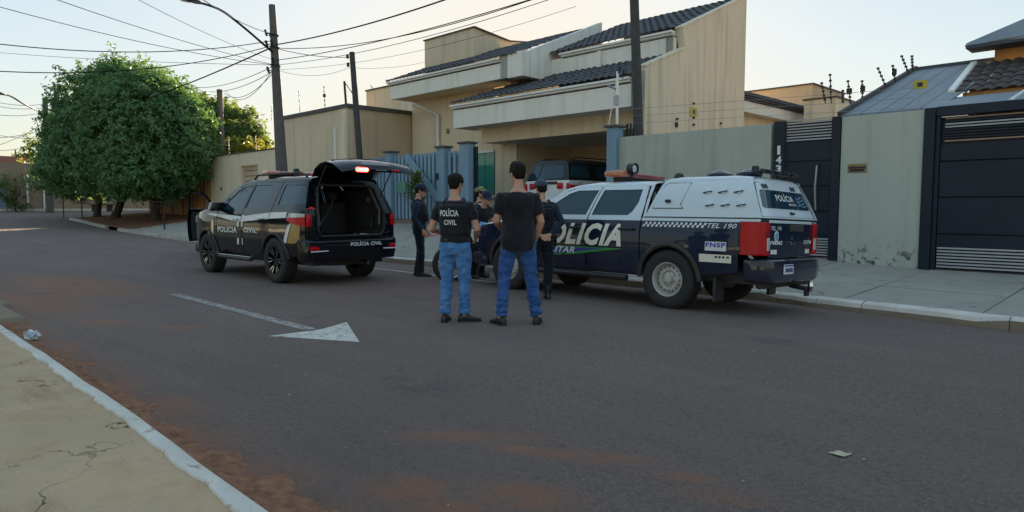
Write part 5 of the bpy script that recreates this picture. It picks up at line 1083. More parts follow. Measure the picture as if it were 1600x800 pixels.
    for x in (0, 3.0):
        for sd in (1, -1): wheel(T, x, sd, .905, .39, .25, .225, 'steel')
    # lettering on the doors and bed (left side reads rearwards, so it runs from +x to -x)
    for sg in (1, -1):
        f = lambda x, z, sg=sg: (x, sg * (Wd(x, z) + .006), z); a, b = (2.36, .76) if sg > 0 else (.76, 2.36)
        lettering('POLICIA', f, 'decal_cream', T, a, b, .79, 1.115, .35, .045)
        a, b = (2.28, 1.60) if sg > 0 else (1.60, 2.28); lettering('MILITAR', lambda x, z, sg=sg: (x, sg * (Wd(x, z) + .009), z), 'decal_white', T, a, b, .665, .755, .3, .03)
        e = 1 if sg > 0 else 1
        patch('green_sweep', [(2.36, .765), (.72, .765), (.95, .735), (1.7, .64), (2.36, .60)], lambda x, z, sg=sg: (x, sg * (Wd(x, z) + .007), z), 'decal_green', T, step=.06)
        patch('blue_sweep', [(2.36, .75), (1.0, .75), (1.25, .73), (1.8, .655), (2.36, .625)], lambda x, z, sg=sg: (x, sg * (Wd(x, z) + .0082), z), 'decal_blue', T, step=.06)
        for k in range(14):
            for r in range(2): x0 = .42 - k * .068 - r * .034; patch('checker', [(x0, 1.085 + r * .032), (x0 - .034, 1.085 + r * .032), (x0 - .044, 1.117 + r * .032), (x0 - .010, 1.117 + r * .032)], f, 'decal_white', T, step=.06)
        a, b = (-.55, -.95) if sg > 0 else (-.95, -.55); lettering('TEL 190', f, 'decal_white', T, a, b, 1.085, 1.145, .3, .01)
        s = patch('sticker', [(-.54, .80), (-.54, .915), (-.83, .915), (-.83, .80)], f, 'decal_white', T, step=.06); a, b = (-.55, -.82) if sg > 0 else (-.82, -.55); lettering('FNSP', lambda x, z, sg=sg: (x, sg * (Wd(x, z) + .009), z), 'decal_violet', s, a, b, .845, .905, 0, .045)
        s = patch('sticker', [(-.46, .655), (-.46, .755), (-.90, .755), (-.90, .655)], f, 'decal_cream', T, step=.06); [MB().box(x0, x0 - .03, sg * (Wd(x0, .72) + .007), sg * (Wd(x0, .72) + .010), .712, .738).build('sticker_mark', 'black_print', s) for x0 in (-.68, -.73, -.78, -.84)]
    # things on the roofs
    lb = MB().box(1.02, 1.28, -.60, .60, 1.80, 1.88).build('light_bar', 'beacon_red', T, True, .03, 2); MB().box(1.0, 1.30, .44, .64, 1.795, 1.89).build('amber_end', 'beacon_amber', lb, True, .03, 2); MB().box(1.08, 1.22, -.5, .5, 1.72, 1.80).build('bar_foot', 'plastic_black', lb)
    sp = MB().lathe([(.001, -.05), (.055, -.04), (.075, .02), (.075, .05), (.001, .045)], (1.0, .34, 1.93), 'x', 18).build('search_light', 'lamp_clear', T, True); MB().tube([(1.0, .34, 1.73), (1.0, .34, 1.88)], .014, 6).build('stalk', 'dark_metal', sp); MB().lathe([(.074, -.05), (.082, -.06), (.082, .055), (.074, .055)], (1.0, .34, 1.93), 'x', 18).build('bezel', 'plastic_black', sp, True)
    MB().lathe([(.001, .10), (.05, .085), (.07, .04), (.06, 0)], (.10, .52, 1.73), 'z', 14).build('antenna_dome', 'plastic_black', T, True)
    for x in (-.38, -.80): MB().lathe([(.001, .10), (.07, .10), (.10, .085), (.16, .055), (.17, .03), (.15, .0)], (x, .30, 1.755), 'z', 20).build('roof_vent', 'truck_dark', T, True)
    rb = MB().box(-1.07, -.99, -.56, .56, 1.795, 1.825).build('rear_lamp_bar', 'plastic_black', T, bevel=.008)
    for k in range(9): y = -.5 + k * .125; MB().box(-1.09, -1.04, y - .03, y + .03, 1.80, 1.84).build('rear_lamp', 'rim_black' if k % 2 else 'plastic_dusty', rb, bevel=.006)
    for y in (-.45, 0, .45): MB().tube([(-1.0, y, 1.72), (-1.03, y, 1.80)], .012, 6).build('bar_leg', 'dark_metal', rb)
    MB().box(-1.0, -.93, .44, .52, 1.79, 1.88).build('camera_pod', 'plastic_black', T, bevel=.01)
    return T

def build_suv(name, label, cat, loc, rz, paint='suv_paint', roofp=None, police=True, gate_open=False, door_open=False, rimk='black'):
    V = thing(name, label, cat, loc, rz); P = paint; roofp = roofp or paint
    def Wd(x, z):
        w = interp([(.3, .84), (.45, .89), (.65, .925), (.9, .935), (1.1, .925), (1.24, .895), (1.34, .86), (1.55, .785), (1.74, .70), (1.82, .65)], z)
        if x > 2.95: w -= .20 * ((x - 2.95) / .9) ** 2
        if x < -.55: w -= .32 * (x + .55) ** 2
        return w
    for sg in (1, -1):
        def SS(off=0., sg=sg): return lambda x, z: (x, sg * (Wd(x, z) + off), z)
        H = Vector((2.36, sg * .91, 0)); opened = door_open and sg > 0
        def D(f): return (lambda x, z: Vector(f(x, z)) - H)
        hole = [(1.305, 1.30), (1.19, 1.73), (1.50, 1.715), (1.74, 1.63), (1.98, 1.47), (2.21, 1.285)]
        fd = patch('front_door', [(1.275, .46), (2.30, .46), (2.36, .8), (2.365, 1.21), (2.10, 1.46), (1.80, 1.67), (1.52, 1.765), (1.12, 1.782), (1.275, 1.3)], D(SS()), P, V, [hole])
        patch('window', hole, D(SS(-.012)), 'glass_dark', fd, step=.1) if not opened else None
        MB().tube([D(SS(.03))(x, 1.10) for x in (1.34, 1.40, 1.52, 1.58)], .017, 8).build('handle', 'chrome', fd, True)
        MB().loft([[D(SS(yo))(2.16 + dx, 1.27 + dz) for dx, dz in ((-.02, -.02), (.16, .0), (.16, .16), (-.02, .16))] for yo in (.02, .10, .24)]).build('mirror', 'plastic_black' if not police else P, fd, True, .02, 2)
        if opened: patch('door_lining', [(1.31, .50), (2.28, .50), (2.33, .8), (2.3, 1.2), (1.31, 1.24)], D(SS(-.09)), 'trim_inside', fd); MB().tube([D(SS(-.02))(*p) for p in hole + hole[:1]], .02, 6).build('window_seal', 'plastic_black', fd)
        if police and sg > 0 or police:
            f = D(SS(.006)); l0 = lambda a, b: (a, b) if sg > 0 else (b, a)
            lettering('POLÍCIA', f, 'decal_white', fd, *l0(2.30, 1.44), .845, .955, 0, .035, caps=.70)
            patch('white_band', [(2.36, 1.20), (1.28, 1.16), (1.28, 1.06), (1.55, 1.06), (2.36, 1.15)], f, 'decal_white', fd, step=.06)
            for dx in (0,): patch('stripe', [(1.40, 1.16), (1.32, 1.16), (1.36, .965), (1.44, .965)], D(SS(.009)), 'decal_white', fd, step=.06); patch('stripe', [(1.44, .75), (1.36, .75), (1.38, .63), (1.46, .63)], D(SS(.009)), 'decal_white', fd, step=.06)
        fd.location = H
        if opened: fd.rotation_euler = (0, 0, rad(-62))
        hole = [(1.215, 1.31), (1.09, 1.738), (.46, 1.732), (.36, 1.60), (.34, 1.5), (.44, 1.335)]
        rd = patch('rear_door', [(1.255, .46), (.60, .46), (.50, .62), (.385, .725), (.22, 1.0), (.17, 1.28), (.05, 1.765), (1.10, 1.782), (1.255, 1.3)], SS(), P, V, [hole]); patch('window', hole, SS(-.012), 'glass_dark', rd, step=.1); MB().tube([SS(.03)(x, 1.13) for x in (.32, .38, .50, .56)], .017, 8).build('handle', 'chrome', rd, True)
        if police:
            f = SS(.006); lettering('CIVIL', f, 'decal_white', rd, *l0(1.16, .62), .865, .955, 0, .035); patch('white_band', [(1.25, 1.165), (.20, 1.235), (.20, 1.125), (1.25, 1.06)], f, 'decal_white', rd, step=.06); patch('stripe', [(1.25, 1.19), (1.16, 1.19), (1.20, .965), (1.25, .965)], SS(.009), 'decal_white', rd, step=.06); patch('stripe', [(1.25, .75), (1.21, .75), (1.22, .63), (1.25, .63)], SS(.009), 'decal_white', rd, step=.06)
        hole = [(-.02, 1.37), (-.06, 1.72), (-.74, 1.705), (-.90, 1.39)]
        q = patch('rear_quarter', [(.03, 1.765), (.15, 1.28), (.20, 1.02), (.37, .71)] + arc(0, .41, .475, 38, 172)[1:] + [(-.78, .50), (-1.0, .55), (-1.02, .8), (-1.02, 1.22), (-.99, 1.32), (-.80, 1.755)], SS(), P, V, [hole]); patch('quarter_window', hole, SS(-.010), 'glass_dark', q, step=.1)
        if police:
            f = SS(.006); patch('white_band', [(.17, 1.238), (-.42, 1.25), (-.42, 1.15), (.19, 1.128)], f, 'decal_white', q, step=.06); patch('band_sweep', [(-.50, 1.02), (-.62, 1.06), (-.44, .72), (-.32, .72)], f, 'decal_white', q, step=.06); patch('gold_sweep', [(-.64, 1.06), (-.86, 1.02), (-.84, .78), (-.70, .72), (-.47, .72)], f, 'decal_gold', q, step=.06)
        ff = patch('front_fender', [(2.38, 1.22), (2.378, .8), (2.32, .46)] + arc(2.845, .41, .475, 174, 6)[1:] + [(3.36, .5), (3.72, .5), (3.86, .8), (3.83, 1.06), (3.66, 1.19), (2.8, 1.275), (2.45, 1.29)], SS(), P, V)
        if police:
            f = SS(.006); patch('crest', [(2.46, 1.10), (2.62, 1.12), (2.63, .86), (2.57, .74), (2.47, .80)], f, 'decal_gold', ff, step=.06); patch('crest_shield', [(2.50, 1.06), (2.58, 1.07), (2.59, .9), (2.55, .82), (2.50, .86)], SS(.009), 'decal_cream', ff, step=.06); patch('gold_badge', [(2.72, .92), (2.84, .92), (2.86, .9), (2.7, .74)], f, 'decal_gold', ff, step=.06); patch('white_band', [(2.37, 1.20), (2.37, 1.15), (2.85, 1.19), (2.85, 1.205)], f, 'decal_white', ff, step=.06)
        patch('pillar', [(2.38, 1.235), (2.62, 1.28), (1.80, 1.74), (1.60, 1.79), (1.53, 1.78), (1.82, 1.685), (2.12, 1.475)], SS(-.004), P, V)
        for cx in (0, 2.845): MB().tube([SS(.006)(x, z) for x, z in arc(cx, .41, .465, 5, 175)], .03, 8).build('wheel_arch', 'plastic_black', V, True)
        MB().tube([(x, sg * .98, z) for x, z in ((.66, .45), (.8, .38), (2.1, .38), (2.24, .44))], .04, 8).build('side_step', 'plastic_black', V, True); MB().tube([(x, sg * 1.0, .422) for x in (.8, 2.1)], .006, 4).build('step_trim', 'chrome', V)
        MB().tube([(x, sg * .60, z) for x, z in ((1.35, 1.86), (1.2, 1.93), (-.4, 1.93), (-.6, 1.86))], .018, 6).build('roof_rail', 'plastic_black', V, True)
        tl = patch('tail_light', [(-.50, 1.24), (-.44, 1.12), (-.60, 1.06), (-1.03, 1.0), (-1.03, 1.22)], SS(.010), 'lamp_red', V); patch('clear_lens', [(-.52, 1.235), (-.46, 1.15), (-.72, 1.16), (-1.02, 1.17), (-1.02, 1.222)], SS(.016), 'lamp_clear', tl)
        MB().box(-1.06, -1.0, sg * .79, sg * .88, 1.01, 1.21).build('tail_light', 'lamp_red', V, True, .02, 2)
        MB().loft([[(x, sg * y, z) for x, y, z in ((3.5, .86 + o, 1.0), (3.5, .85 + o, 1.16), (3.85 + o, .5, 1.10), (3.88 + o, .5, .98))] for o in (-.03, .03)]).build('headlight', 'lamp_clear', V, True, .01)
    toploft('roof', [1.80, 1.7, 1.55, 1.3, .9, .3, -.3, -.6, -.76, -.82], Wd, lambda x: interp([(-.82, 1.755), (.4, 1.775), (1.1, 1.782), (1.55, 1.765), (1.8, 1.69)], x), lambda x: interp([(-.82, 1.86), (-.5, 1.885), (.5, 1.90), (1.2, 1.885), (1.55, 1.84), (1.8, 1.73)], x), roofp, V)
    toploft('bonnet', [2.4, 2.65, 3.0, 3.3, 3.6, 3.75, 3.86], Wd, lambda x: interp([(2.4, 1.28), (2.8, 1.27), (3.66, 1.185), (3.86, 1.03)], x), lambda x: interp([(2.4, 1.31), (3.0, 1.32), (3.5, 1.26), (3.75, 1.17), (3.86, 1.04)], x), P, V)
    patch('windscreen', [(-1, 0), (1, 0), (1, 1), (-1, 1)], lambda a, b: (lerp(2.60, 1.74, b) - .12 * a * a * (1 - .5 * b), a * lerp(.84, .66, b), lerp(1.30, 1.77, b)), 'glass_dark', V, step=.12)
    patch('front_panel', [(-.72, .42), (.72, .42), (.72, 1.08), (-.72, 1.08)], lambda y, z: (3.92 - .22 * (y / .74) ** 2, y, z), P, V, step=.15); MB().box(3.88, 3.94, -.5, .5, .66, 1.0).build('grille', 'plastic_black', V, bevel=.02); MB().box(3.5, 3.96, -.76, .76, .36, .58).build('front_bumper', 'plastic_black', V, True, .06, 2)
    bp = MB().loft([[(x, y, z) for x, z in ((-.80, .46), (xo + .05, .42), (xo, .55), (xo - .015, .76), (xo + .04, .80), (-.80, .80))] for y, xo in ((-.93, -.93), (-.88, -1.07), (-.6, -1.13), (.6, -1.13), (.88, -1.07), (.93, -.93))]).build('rear_bumper', P, V, True, .012, sharp=28)
    for sg in (1, -1): MB().box(-1.115, -1.05, sg * .60, sg * .85, .60, .68).build('reflector', 'lamp_red', bp, bevel=.01); MB().tube([(-1.11, sg * .86, .59), (-1.145, sg * .55, .60)], .012, 6).build('reflector_trim', 'chrome', bp)
    MB().tube([(-1.14, -.62, .69), (-1.14, .62, .69)], .006, 5).build('bumper_trim', 'chrome', bp)
    if police: lettering('POLÍCIA CIVIL', lambda y, z: (-1.153, y, z), 'decal_white', bp, .12, -.52, .665, .745, 0, .03)
    MB().box(-.9, 3.4, -.70, .70, .34, .52).build('chassis', 'plastic_black', V); MB().box(.35, 3.4, -.82, .82, .48, 1.2).build('cabin_floor', 'plastic_black', V)
    MB().tube([(-.5, -.25, .36), (-1.12, -.25, .36)], .04, 10).build('exhaust', 'chrome', V, True); MB().lathe([(.001, -.1), (.30, -.1), (.36, 0), (.30, .08), (.001, .08)], (-.62, .1, .42), 'z', 18).build('spare_wheel', 'tyre', V, True)
    for x in (0, 2.845): MB().tube([(x, -.7, .40), (x, .7, .40)], .05, 8).build('axle', 'plastic_black', V)
    for x in (0, 2.845):
        for sd in (1, -1): wheel(V, x, sd, .945, .40, .265, .245, rimk)
    def rx(z): return -1.02 if z < 1.25 else lerp(-1.02, -.80, (z - 1.25) / .55)
    outer = [(-.895, .74), (.895, .74), (.89, 1.22), (.855, 1.32), (.68, 1.78), (.5, 1.85), (-.5, 1.85), (-.68, 1.78), (-.855, 1.32), (-.89, 1.22)]
    inner = [(-.60, .84), (.60, .84), (.66, .95), (.67, 1.25), (.57, 1.66), (.50, 1.71), (-.50, 1.71), (-.57, 1.66), (-.67, 1.25), (-.66, .95)]
    if gate_open:
        fr = patch('rear_frame', outer, lambda y, z: (rx(z) + .02, y, z), P, V, [inner])
        MB().tube([(rx(z) - .0, y, z) for y, z in inner + inner[:1]], .022, 6).build('weather_strip', 'plastic_black', fr)
        for sg in (1, -1):
            MB().add([(rx(.84), sg * .64, .84), (.2, sg * .64, .84), (.2, sg * .60, 1.72), (-.82, sg * .60, 1.72), (-1.0, sg * .68, 1.25)], [(0, 1, 2, 3, 4)]).build('side_trim', 'trim_inside', V, fix=False)
            MB().tube([(rx(z) + .06, sg * y, z) for y, z in ((.60, 1.02), (.62, 1.28), (.52, 1.68))], .022, 6).build('pillar_trim', 'trim_grey', V, True)
            MB().box(-.75, -.35, sg * .58, sg * .63, .95, 1.15).build('wheel_housing', 'trim_inside', V, bevel=.02); MB().box(-.70, -.62, sg * .555, sg * .60, 1.42, 1.52).build('interior_lamp', 'trim_grey', V, bevel=.01)
        MB().box(-1.0, .2, -.66, .66, .76, .82).build('load_floor', 'trim_inside', V); MB().box(-.8, .2, -.60, .60, 1.73, 1.75).build('headliner', 'trim_grey', V)
        for y0, y1 in ((-.60, -.04), (.0, .60)): MB().box(.08, .22, y0, y1, .82, 1.42).build('seat_back', 'trim_inside', V, True, .05, 2); MB().box(.10, .20, (y0 + y1) / 2 - .12, (y0 + y1) / 2 + .12, 1.45, 1.62).build('headrest', 'trim_inside', V, True, .04, 2)
        MB().tube([(-.1, .45, .85), (-.12, .1, 1.0), (-.12, -.15, 1.35), (-.1, -.2, 1.55)], .012, 6).build('belt_strap', 'trim_grey', V); MB().box(-.16, -.1, -.24, -.16, 1.5, 1.58).build('buckle', 'chrome', V, bevel=.008); MB().box(-.16, -.1, .40, .48, .86, .96).build('buckle', 'chrome', V, bevel=.008)
        prof = [(-.80, 1.865, .63), (-.95, 2.00, .67), (-1.18, 2.08, .71), (-1.42, 2.10, .74), (-1.60, 2.06, .75), (-1.72, 1.99, .74), (-1.75, 1.92, .68)]
        rings = []
        for i, (x, z, w) in enumerate(prof):
            th = .025 if i in (0, len(prof) - 1) else .055
            tx, tz = (prof[min(i + 1, 6)][0] - prof[max(i - 1, 0)][0], prof[min(i + 1, 6)][1] - prof[max(i - 1, 0)][1]); L = math.hypot(tx, tz); nx, nz = tz / L, -tx / L
            if nz < 0: nx, nz = -nx, -nz
            ring = []
            for k in range(9): u = -1 + 2 * k / 8; ring.append((x - .05 * u * u * (i / 6), u * w, z + .035 * (1 - u * u) - .03 * abs(u) ** 3))
            for k in range(9): u = 1 - 2 * k / 8; ring.append((x - nx * th - .05 * u * u * (i / 6), u * w * .97, z - nz * th))
            rings.append(ring)
        tg = MB().loft(rings).build('tailgate', P, V, True, sharp=35)
        gl = [[(x + .0, u * w * .84, z + .041 * (1 - u * u) + .002) for u in (-1, -.5, 0, .5, 1)] for x, z, w in prof[1:4]]
        MB().loft(gl, closed=False).build('rear_window', 'glass_dark', tg, True, fix=False)
        gl = [[(x + .03, u * w * .80, z - .062) for u in (-1, 0, 1)] for x, z, w in prof[1:4]]; MB().loft(gl, closed=False).build('window_inside', 'glass_dark', tg, True, fix=False)
        li = MB().box(-1.80, -1.73, .16, .40, 1.905, 1.975).build('lit_lamp', 'lamp_lit', tg, True, .03, 2)
        for y in (.225, .325): MB().box(-1.806, -1.78, y - .025, y + .025, 1.928, 1.952).build('lamp_core', 'lamp_core', li, True, .008)
        MB().box(-1.79, -1.73, -.46, -.30, 1.92, 1.965).build('lamp', 'lamp_red', tg, True, .03, 2); MB().box(-1.80, -1.77, -.2, .02, 1.925, 1.95).build('pull_strap', 'trim_grey', tg, bevel=.01)
        for sg in (1, -1): MB().tube([(-.93, sg * .66, 1.52), (-1.32, sg * .66, 2.03)], .011, 6).build('gas_strut', 'plastic_black', V)
    else:
        fr = patch('tailgate', outer, lambda y, z: (rx(z) - .06 * (1 - (y / .9) ** 2), y, z), P, V); w = patch('rear_window', [(-.66, 1.33), (.66, 1.33), (.56, 1.70), (-.56, 1.70)], lambda y, z: (rx(z) - .06 * (1 - (y / .9) ** 2) - .008, y, z), 'glass_dark', fr)
        MB().box(-1.10, -1.06, -.45, .45, 1.18, 1.26).build('gate_trim', 'plastic_black', fr, bevel=.01)
        for sg in (1, -1): MB().box(-1.09, -1.0, sg * .45, sg * .66, 1.05, 1.22).build('tail_light', 'lamp_red', V, True, .02, 2)
    if police:
        lb = MB().box(.80, 1.05, -.58, .58, 1.93, 2.0).build('light_bar', 'beacon_red', V, True, .03, 2); MB().box(.78, 1.07, .36, .61, 1.925, 2.005).build('amber_end', 'beacon_amber', lb, True, .03, 2); MB().box(.85, 1.0, -.5, .5, 1.87, 1.93).build('bar_foot', 'plastic_black', lb); MB().box(.70, .78, .02, .12, 1.90, 2.06).build('camera_pod', 'plastic_black', lb, bevel=.015)
    return V
build_truck()
build_suv('police_suv', 'black police SUV with its tailgate raised and cargo space open', 'SUV', (-11.33, 6.36, 0), rad(181.2), gate_open=True)
build_suv('police_suv', 'black police SUV with its front door open, parked ahead at the kerb', 'SUV', (-16.75, 8.45, zroad(-16.7, 8.45)), rad(180), door_open=True)
wv = build_suv('white_suv', 'white SUV with black roof parked inside the open garage', 'SUV', (-13.75, 16.25, fl), rad(90), 'white_car_paint', 'plastic_black', False, rimk='rim_steel'); wv.scale = (1, 1, 1.08)

# ------------------------------------------------------------------ people (local axes: facing +x, left +y; proportions of a 1.75 m figure, scaled)
from mathutils.bvhtree import BVHTree
HEAD = [(.0, .026, .080, .004), (.018, .042, .090, .028), (.05, .056, .091, .055), (.085, .064, .090, .074), (.12, .069, .092, .092), (.15, .073, .091, .102), (.19, .072, .081, .100), (.215, .060, .060, .082), (.232, .036, .034, .048), (.239, .012, .012, .016)]
TORSO = [(.80, .166, .116, 0), (.88, .168, .118, 0), (.95, .168, .118, 0), (1.04, .150, .106, .004), (1.14, .150, .106, .008), (1.26, .168, .118, .008), (1.34, .176, .118, 0), (1.39, .158, .104, -.010), (1.435, .112, .080, -.016), (1.475, .068, .062, -.014)]
def ring(c, u, v, a, b, n=16): return [c + u * (a * math.cos(2 * PI * k / n)) + v * (b * math.sin(2 * PI * k / n)) for k in range(n)]
def headring(z, hw, f, b, n=18, o=0.):
    q = []
    for k in range(n): a = 2 * PI * k / n; c = math.cos(a); q.append(Vector((c * ((f if c > 0 else b) + o), math.sin(a) * (hw + o), z)))
    return q
def person(label, at, face, h, pose, fit):
    s = h / 1.75; z0 = zroad(at[0], at[1]); T = thing('person', label, 'person', (at[0], at[1], z0), rad(face)); T.scale = (s, s, s)
    g = lambda k, d: Vector(pose.get(k, d))
    lean = pose.get('lean', 0.); pv = Vector((0, 0, .95)); ML = Matrix.Rotation(lean, 3, 'Y'); sh = Vector(pose.get('shift', (0, 0, 0)))
    U = lambda p: pv + ML @ (Vector(p) - pv) + sh
    hip = {1: Vector((0, .088, .90)) + sh, -1: Vector((0, -.088, .90)) + sh}; kn = {1: g('knL', (.025, .11, .49)), -1: g('knR', (.025, -.11, .49))}; an = {1: g('anL', (-.02, .12, .085)), -1: g('anR', (-.02, -.12, .085))}
    shd = {1: U((-.012, .180, 1.375)), -1: U((-.012, -.180, 1.375))}; el = {1: U(pose.get('elL', (-.03, .245, 1.11))), -1: U(pose.get('elR', (-.03, -.245, 1.11)))}; wr = {1: U(pose.get('wrL', (.05, .24, .87))), -1: U(pose.get('wrR', (.05, -.24, .87)))}
    fy = {1: rad(pose.get('footL', 8)), -1: rad(pose.get('footR', -8))}
    Z = Vector((0, 0, 1)); X = Vector((1, 0, 0)); Y = Vector((0, 1, 0)); hyaw = Matrix.Rotation(rad(pose.get('head', 0)), 3, 'Z'); hp = Matrix.Rotation(rad(pose.get('nod', 0)), 3, 'Y'); hc = U((.012, 0, 1.508)); HM = lambda p: hc + ML @ (hyaw @ (hp @ Vector(p)))
    if pose.get('uphead'): HM = lambda p: hc + hyaw @ (hp @ Vector(p))
    def torso(mb, k, zlo, zhi, dx=0., extra=0.):
        rs = [(z, a, b, x) for z, a, b, x in TORSO if zlo - .001 <= z <= zhi + .001]
        mb.loft([[U(p) for p in ring(Vector((x + dx, 0, z)), X, Y, b * k + extra, a * k + extra)] for z, a, b, x in rs])
    def limbs(mb, pts, rs, n=12): mb.tube(pts, rs, n)
    # the body: one skin
    mb = MB(); torso(mb, .84, .80, 1.49)
    mb.tube([U((-.014, 0, 1.45)), HM((-.018, 0, .0)), HM((-.012, 0, .08))], [.062, .054, .05], 14)
    mb.loft([[HM(p) for p in headring(*r)] for r in HEAD]); mb.tube([HM((.086, 0, .130)), HM((.100, 0, .10)), HM((.112, 0, .084)), HM((.090, 0, .076))], [.008, .012, .0165, .010], 8); mb.tube([HM((.080, -.04, .136)), HM((.094, 0, .140)), HM((.080, .04, .136))], .010, 6); mb.tube([HM((.084, -.02, .05)), HM((.096, 0, .052)), HM((.084, .02, .05))], .009, 6)
    for sd in (1, -1):
        mb.tube([HM((-.012, sd * .068, .082)), HM((-.020, sd * .084, .10)), HM((-.022, sd * .086, .122)), HM((-.006, sd * .070, .130))], [.009, .011, .012, .007], 8)
        mb.tube([hip[sd], hip[sd].lerp(kn[sd], .5), kn[sd], kn[sd].lerp(an[sd], .35), an[sd]], [.066, .062, .048, .048, .036], 12); f = Vector((math.cos(fy[sd]), math.sin(fy[sd]), 0)); mb.tube([an[sd] - f * .03, an[sd] + f * .06 - Z * .04, an[sd] + f * .16 - Z * .06], [.036, .034, .022], 10)
        mb.tube([shd[sd] - (shd[sd] - U((0, 0, 1.40))) * .35, shd[sd], shd[sd].lerp(el[sd], .5), el[sd], el[sd].lerp(wr[sd], .3), wr[sd]], [.044, .048, .046, .041, .041, .027], 12)
        d = (wr[sd] - el[sd]).normalized(); hd = pose.get('handL' if sd > 0 else 'handR'); d = Vector(hd).normalized() if hd else d
        nrm = Vector(pose.get('palmL' if sd > 0 else 'palmR', (0, -sd, 0))); nrm = (nrm - d * nrm.dot(d)).normalized(); w = d.cross(nrm) * sd        # w points to the thumb side
        mb.loft([ring(wr[sd] + d * t, w, nrm, a, b, 12) for t, a, b in ((-.01, .027, .022), (.03, .036, .018), (.075, .042, .016), (.092, .038, .013))])
        curl = pose.get('curl', 35)
        for k, (off, L) in enumerate(((.030, .070), (.0105, .079), (-.0105, .074), (-.030, .058))):
            p = wr[sd] + d * .082 + w * off; q = [p]; dd = d.copy(); R = Matrix.Rotation(rad(curl), 3, nrm.cross(d).normalized() * -1)
            for seg in (.45, .32, .23):
                q.append(q[-1] + dd * L * seg); dd = (dd * math.cos(rad(curl)) + nrm * math.sin(rad(curl))).normalized() if seg == .45 else (dd + nrm * .5).normalized()
            mb.tube(q, [.0095, .0095, .009, .0075], 8)
        p = wr[sd] + d * .025 + w * .028; mb.tube([p, p + d * .03 + w * .022 + nrm * .012, p + d * .058 + w * .024 + nrm * .024, p + d * .075 + w * .018 + nrm * .03], [.014, .012, .0105, .008], 8)
    mb.build('body', 'skin', T, remesh=.0068, relax=3)
    for sd in (1, -1): MB().lathe([(.001, .011), (.008, .008), (.011, 0)], (0, 0, 0), 'x', 10).build('eye', 'eye', T, True).location = HM((.080, sd * .031, .118))
    MB().tube([HM((.091, -.022, .051)), HM((.0985, 0, .0505)), HM((.091, .022, .051))], .004, 5).build('mouth', 'brown_wall', T)
    def prof(z):
        for (a, b) in zip(HEAD, HEAD[1:]):
            if a[0] <= z <= b[0]: t = (z - a[0]) / (b[0] - a[0]); return [lerp(a[i], b[i], t) for i in (1, 2, 3)]
        return HEAD[-1][1:]
    def shell(line, off, name, mat, nz=.0, parent=T):
        n = 30; m = 9; vs = []; fs = []
        for lay, oo in ((0, off), (1, -.004)):
            for i in range(n):
                a = 2 * PI * i / n; zl = line(a)
                for j in range(m):
                    z = lerp(zl, .2389, (j / (m - 1)) ** .75); hw, f, b = prof(z); c = math.cos(a); o = oo * (1 if j else .35) + (nz * noise.noise(Vector((math.cos(a) * 3, math.sin(a) * 3, z * 30))) if lay == 0 else 0)
                    vs.append(HM((c * ((f if c > 0 else b) + o), math.sin(a) * (hw + o), z + o * (j / (m - 1)) ** 2)))
        for lay in (0, 1):
            B = lay * n * m
            for i in range(n):
                for j in range(m - 1): q = (B + i * m + j, B + ((i + 1) % n) * m + j, B + ((i + 1) % n) * m + j + 1, B + i * m + j + 1); fs.append(q if lay == 0 else q[::-1])
        for i in range(n): fs.append((((i + 1) % n) * m, i * m, n * m + i * m, n * m + ((i + 1) % n) * m))
        B = len(vs); vs.append(HM((0, 0, .2395 + off))); fs += [(i * m + m - 1, ((i + 1) % n) * m + m - 1, B) for i in range(n)]
        return mesh_obj(name, vs, fs, mat, parent, True, 180)
    long = fit.get('hairback', .045)
    hl = lambda a: interp([(0, .195), (.5, .19), (.9, .165), (1.15, .10), (1.35, .095), (1.6, .135), (1.9, .10), (2.3, long + .015), (PI, long)], abs((a + PI) % (2 * PI) - PI))
    shell(hl, fit.get('hairvol', .012), 'hair', 'hair', .016)
    if fit.get('beard'): shell(lambda a: .2, .001, 'beard', 'hair') if 0 else MB().loft([[HM(p) for p in headring(z, hw, f, b, 18, .008)] for z, hw, f, b in [(-.004, .02, .07, .0), (.018, .040, .088, .02), (.05, .054, .088, .02)]]).build('beard', 'hair', T, True)
    if fit.get('cap'):
        shell(lambda a: .150 + .012 * math.cos(a), .020, 'cap', fit['cap'], .0); vs = []; fs = []
        for k in range(13):
            a = lerp(-1.15, 1.15, k / 12)
            for r_, dz in ((.0, 0), (.075, -.018)): hw, f, b = prof(.16); vs += [HM((math.cos(a) * (f + .016 + r_ * max(.2, math.cos(a))), math.sin(a) * (hw + .016 + r_ * .25), .162 + dz - .012 * math.sin(a) ** 2)), HM((math.cos(a) * (f + .016 + r_ * max(.2, math.cos(a))), math.sin(a) * (hw + .016 + r_ * .25), .157 + dz - .012 * math.sin(a) ** 2))]
        for k in range(12): b = k * 4; fs += [(b, b + 2, b + 6, b + 4), (b + 5, b + 7, b + 3, b + 1), (b + 2, b + 3, b + 7, b + 6), (b, b + 4, b + 5, b + 1)]
        mesh_obj('cap_visor', vs, fs, fit['cap'], T, True)
    # clothes
    def folds(o, amp, sc, low=None):
        me = o.data; off = Vector((at[0] * 7, at[1] * 5, 0)); nr = [v.normal.copy() for v in me.vertices]
        for v, nn in zip(me.vertices, nr):
            p = v.co; q = Vector((p.x * sc[0], p.y * sc[1], p.z * sc[2])) + off; k = amp * (noise.noise(q) + .5 * noise.noise(q * 2.1))
            if low and p.z < low: k += .007 * math.sin(p.z * 95 + 4 * noise.noise(p * 9 + off)) * sstep(low, low - .08, p.z)
            v.co = p + nn * k
        me.update()
    mb = MB(); slv = fit.get('sleeve', .55); torso(mb, 1.03, fit.get('hem', .88), 1.455, 0, .022 if fit.get('hem', .88) < .85 else .017)
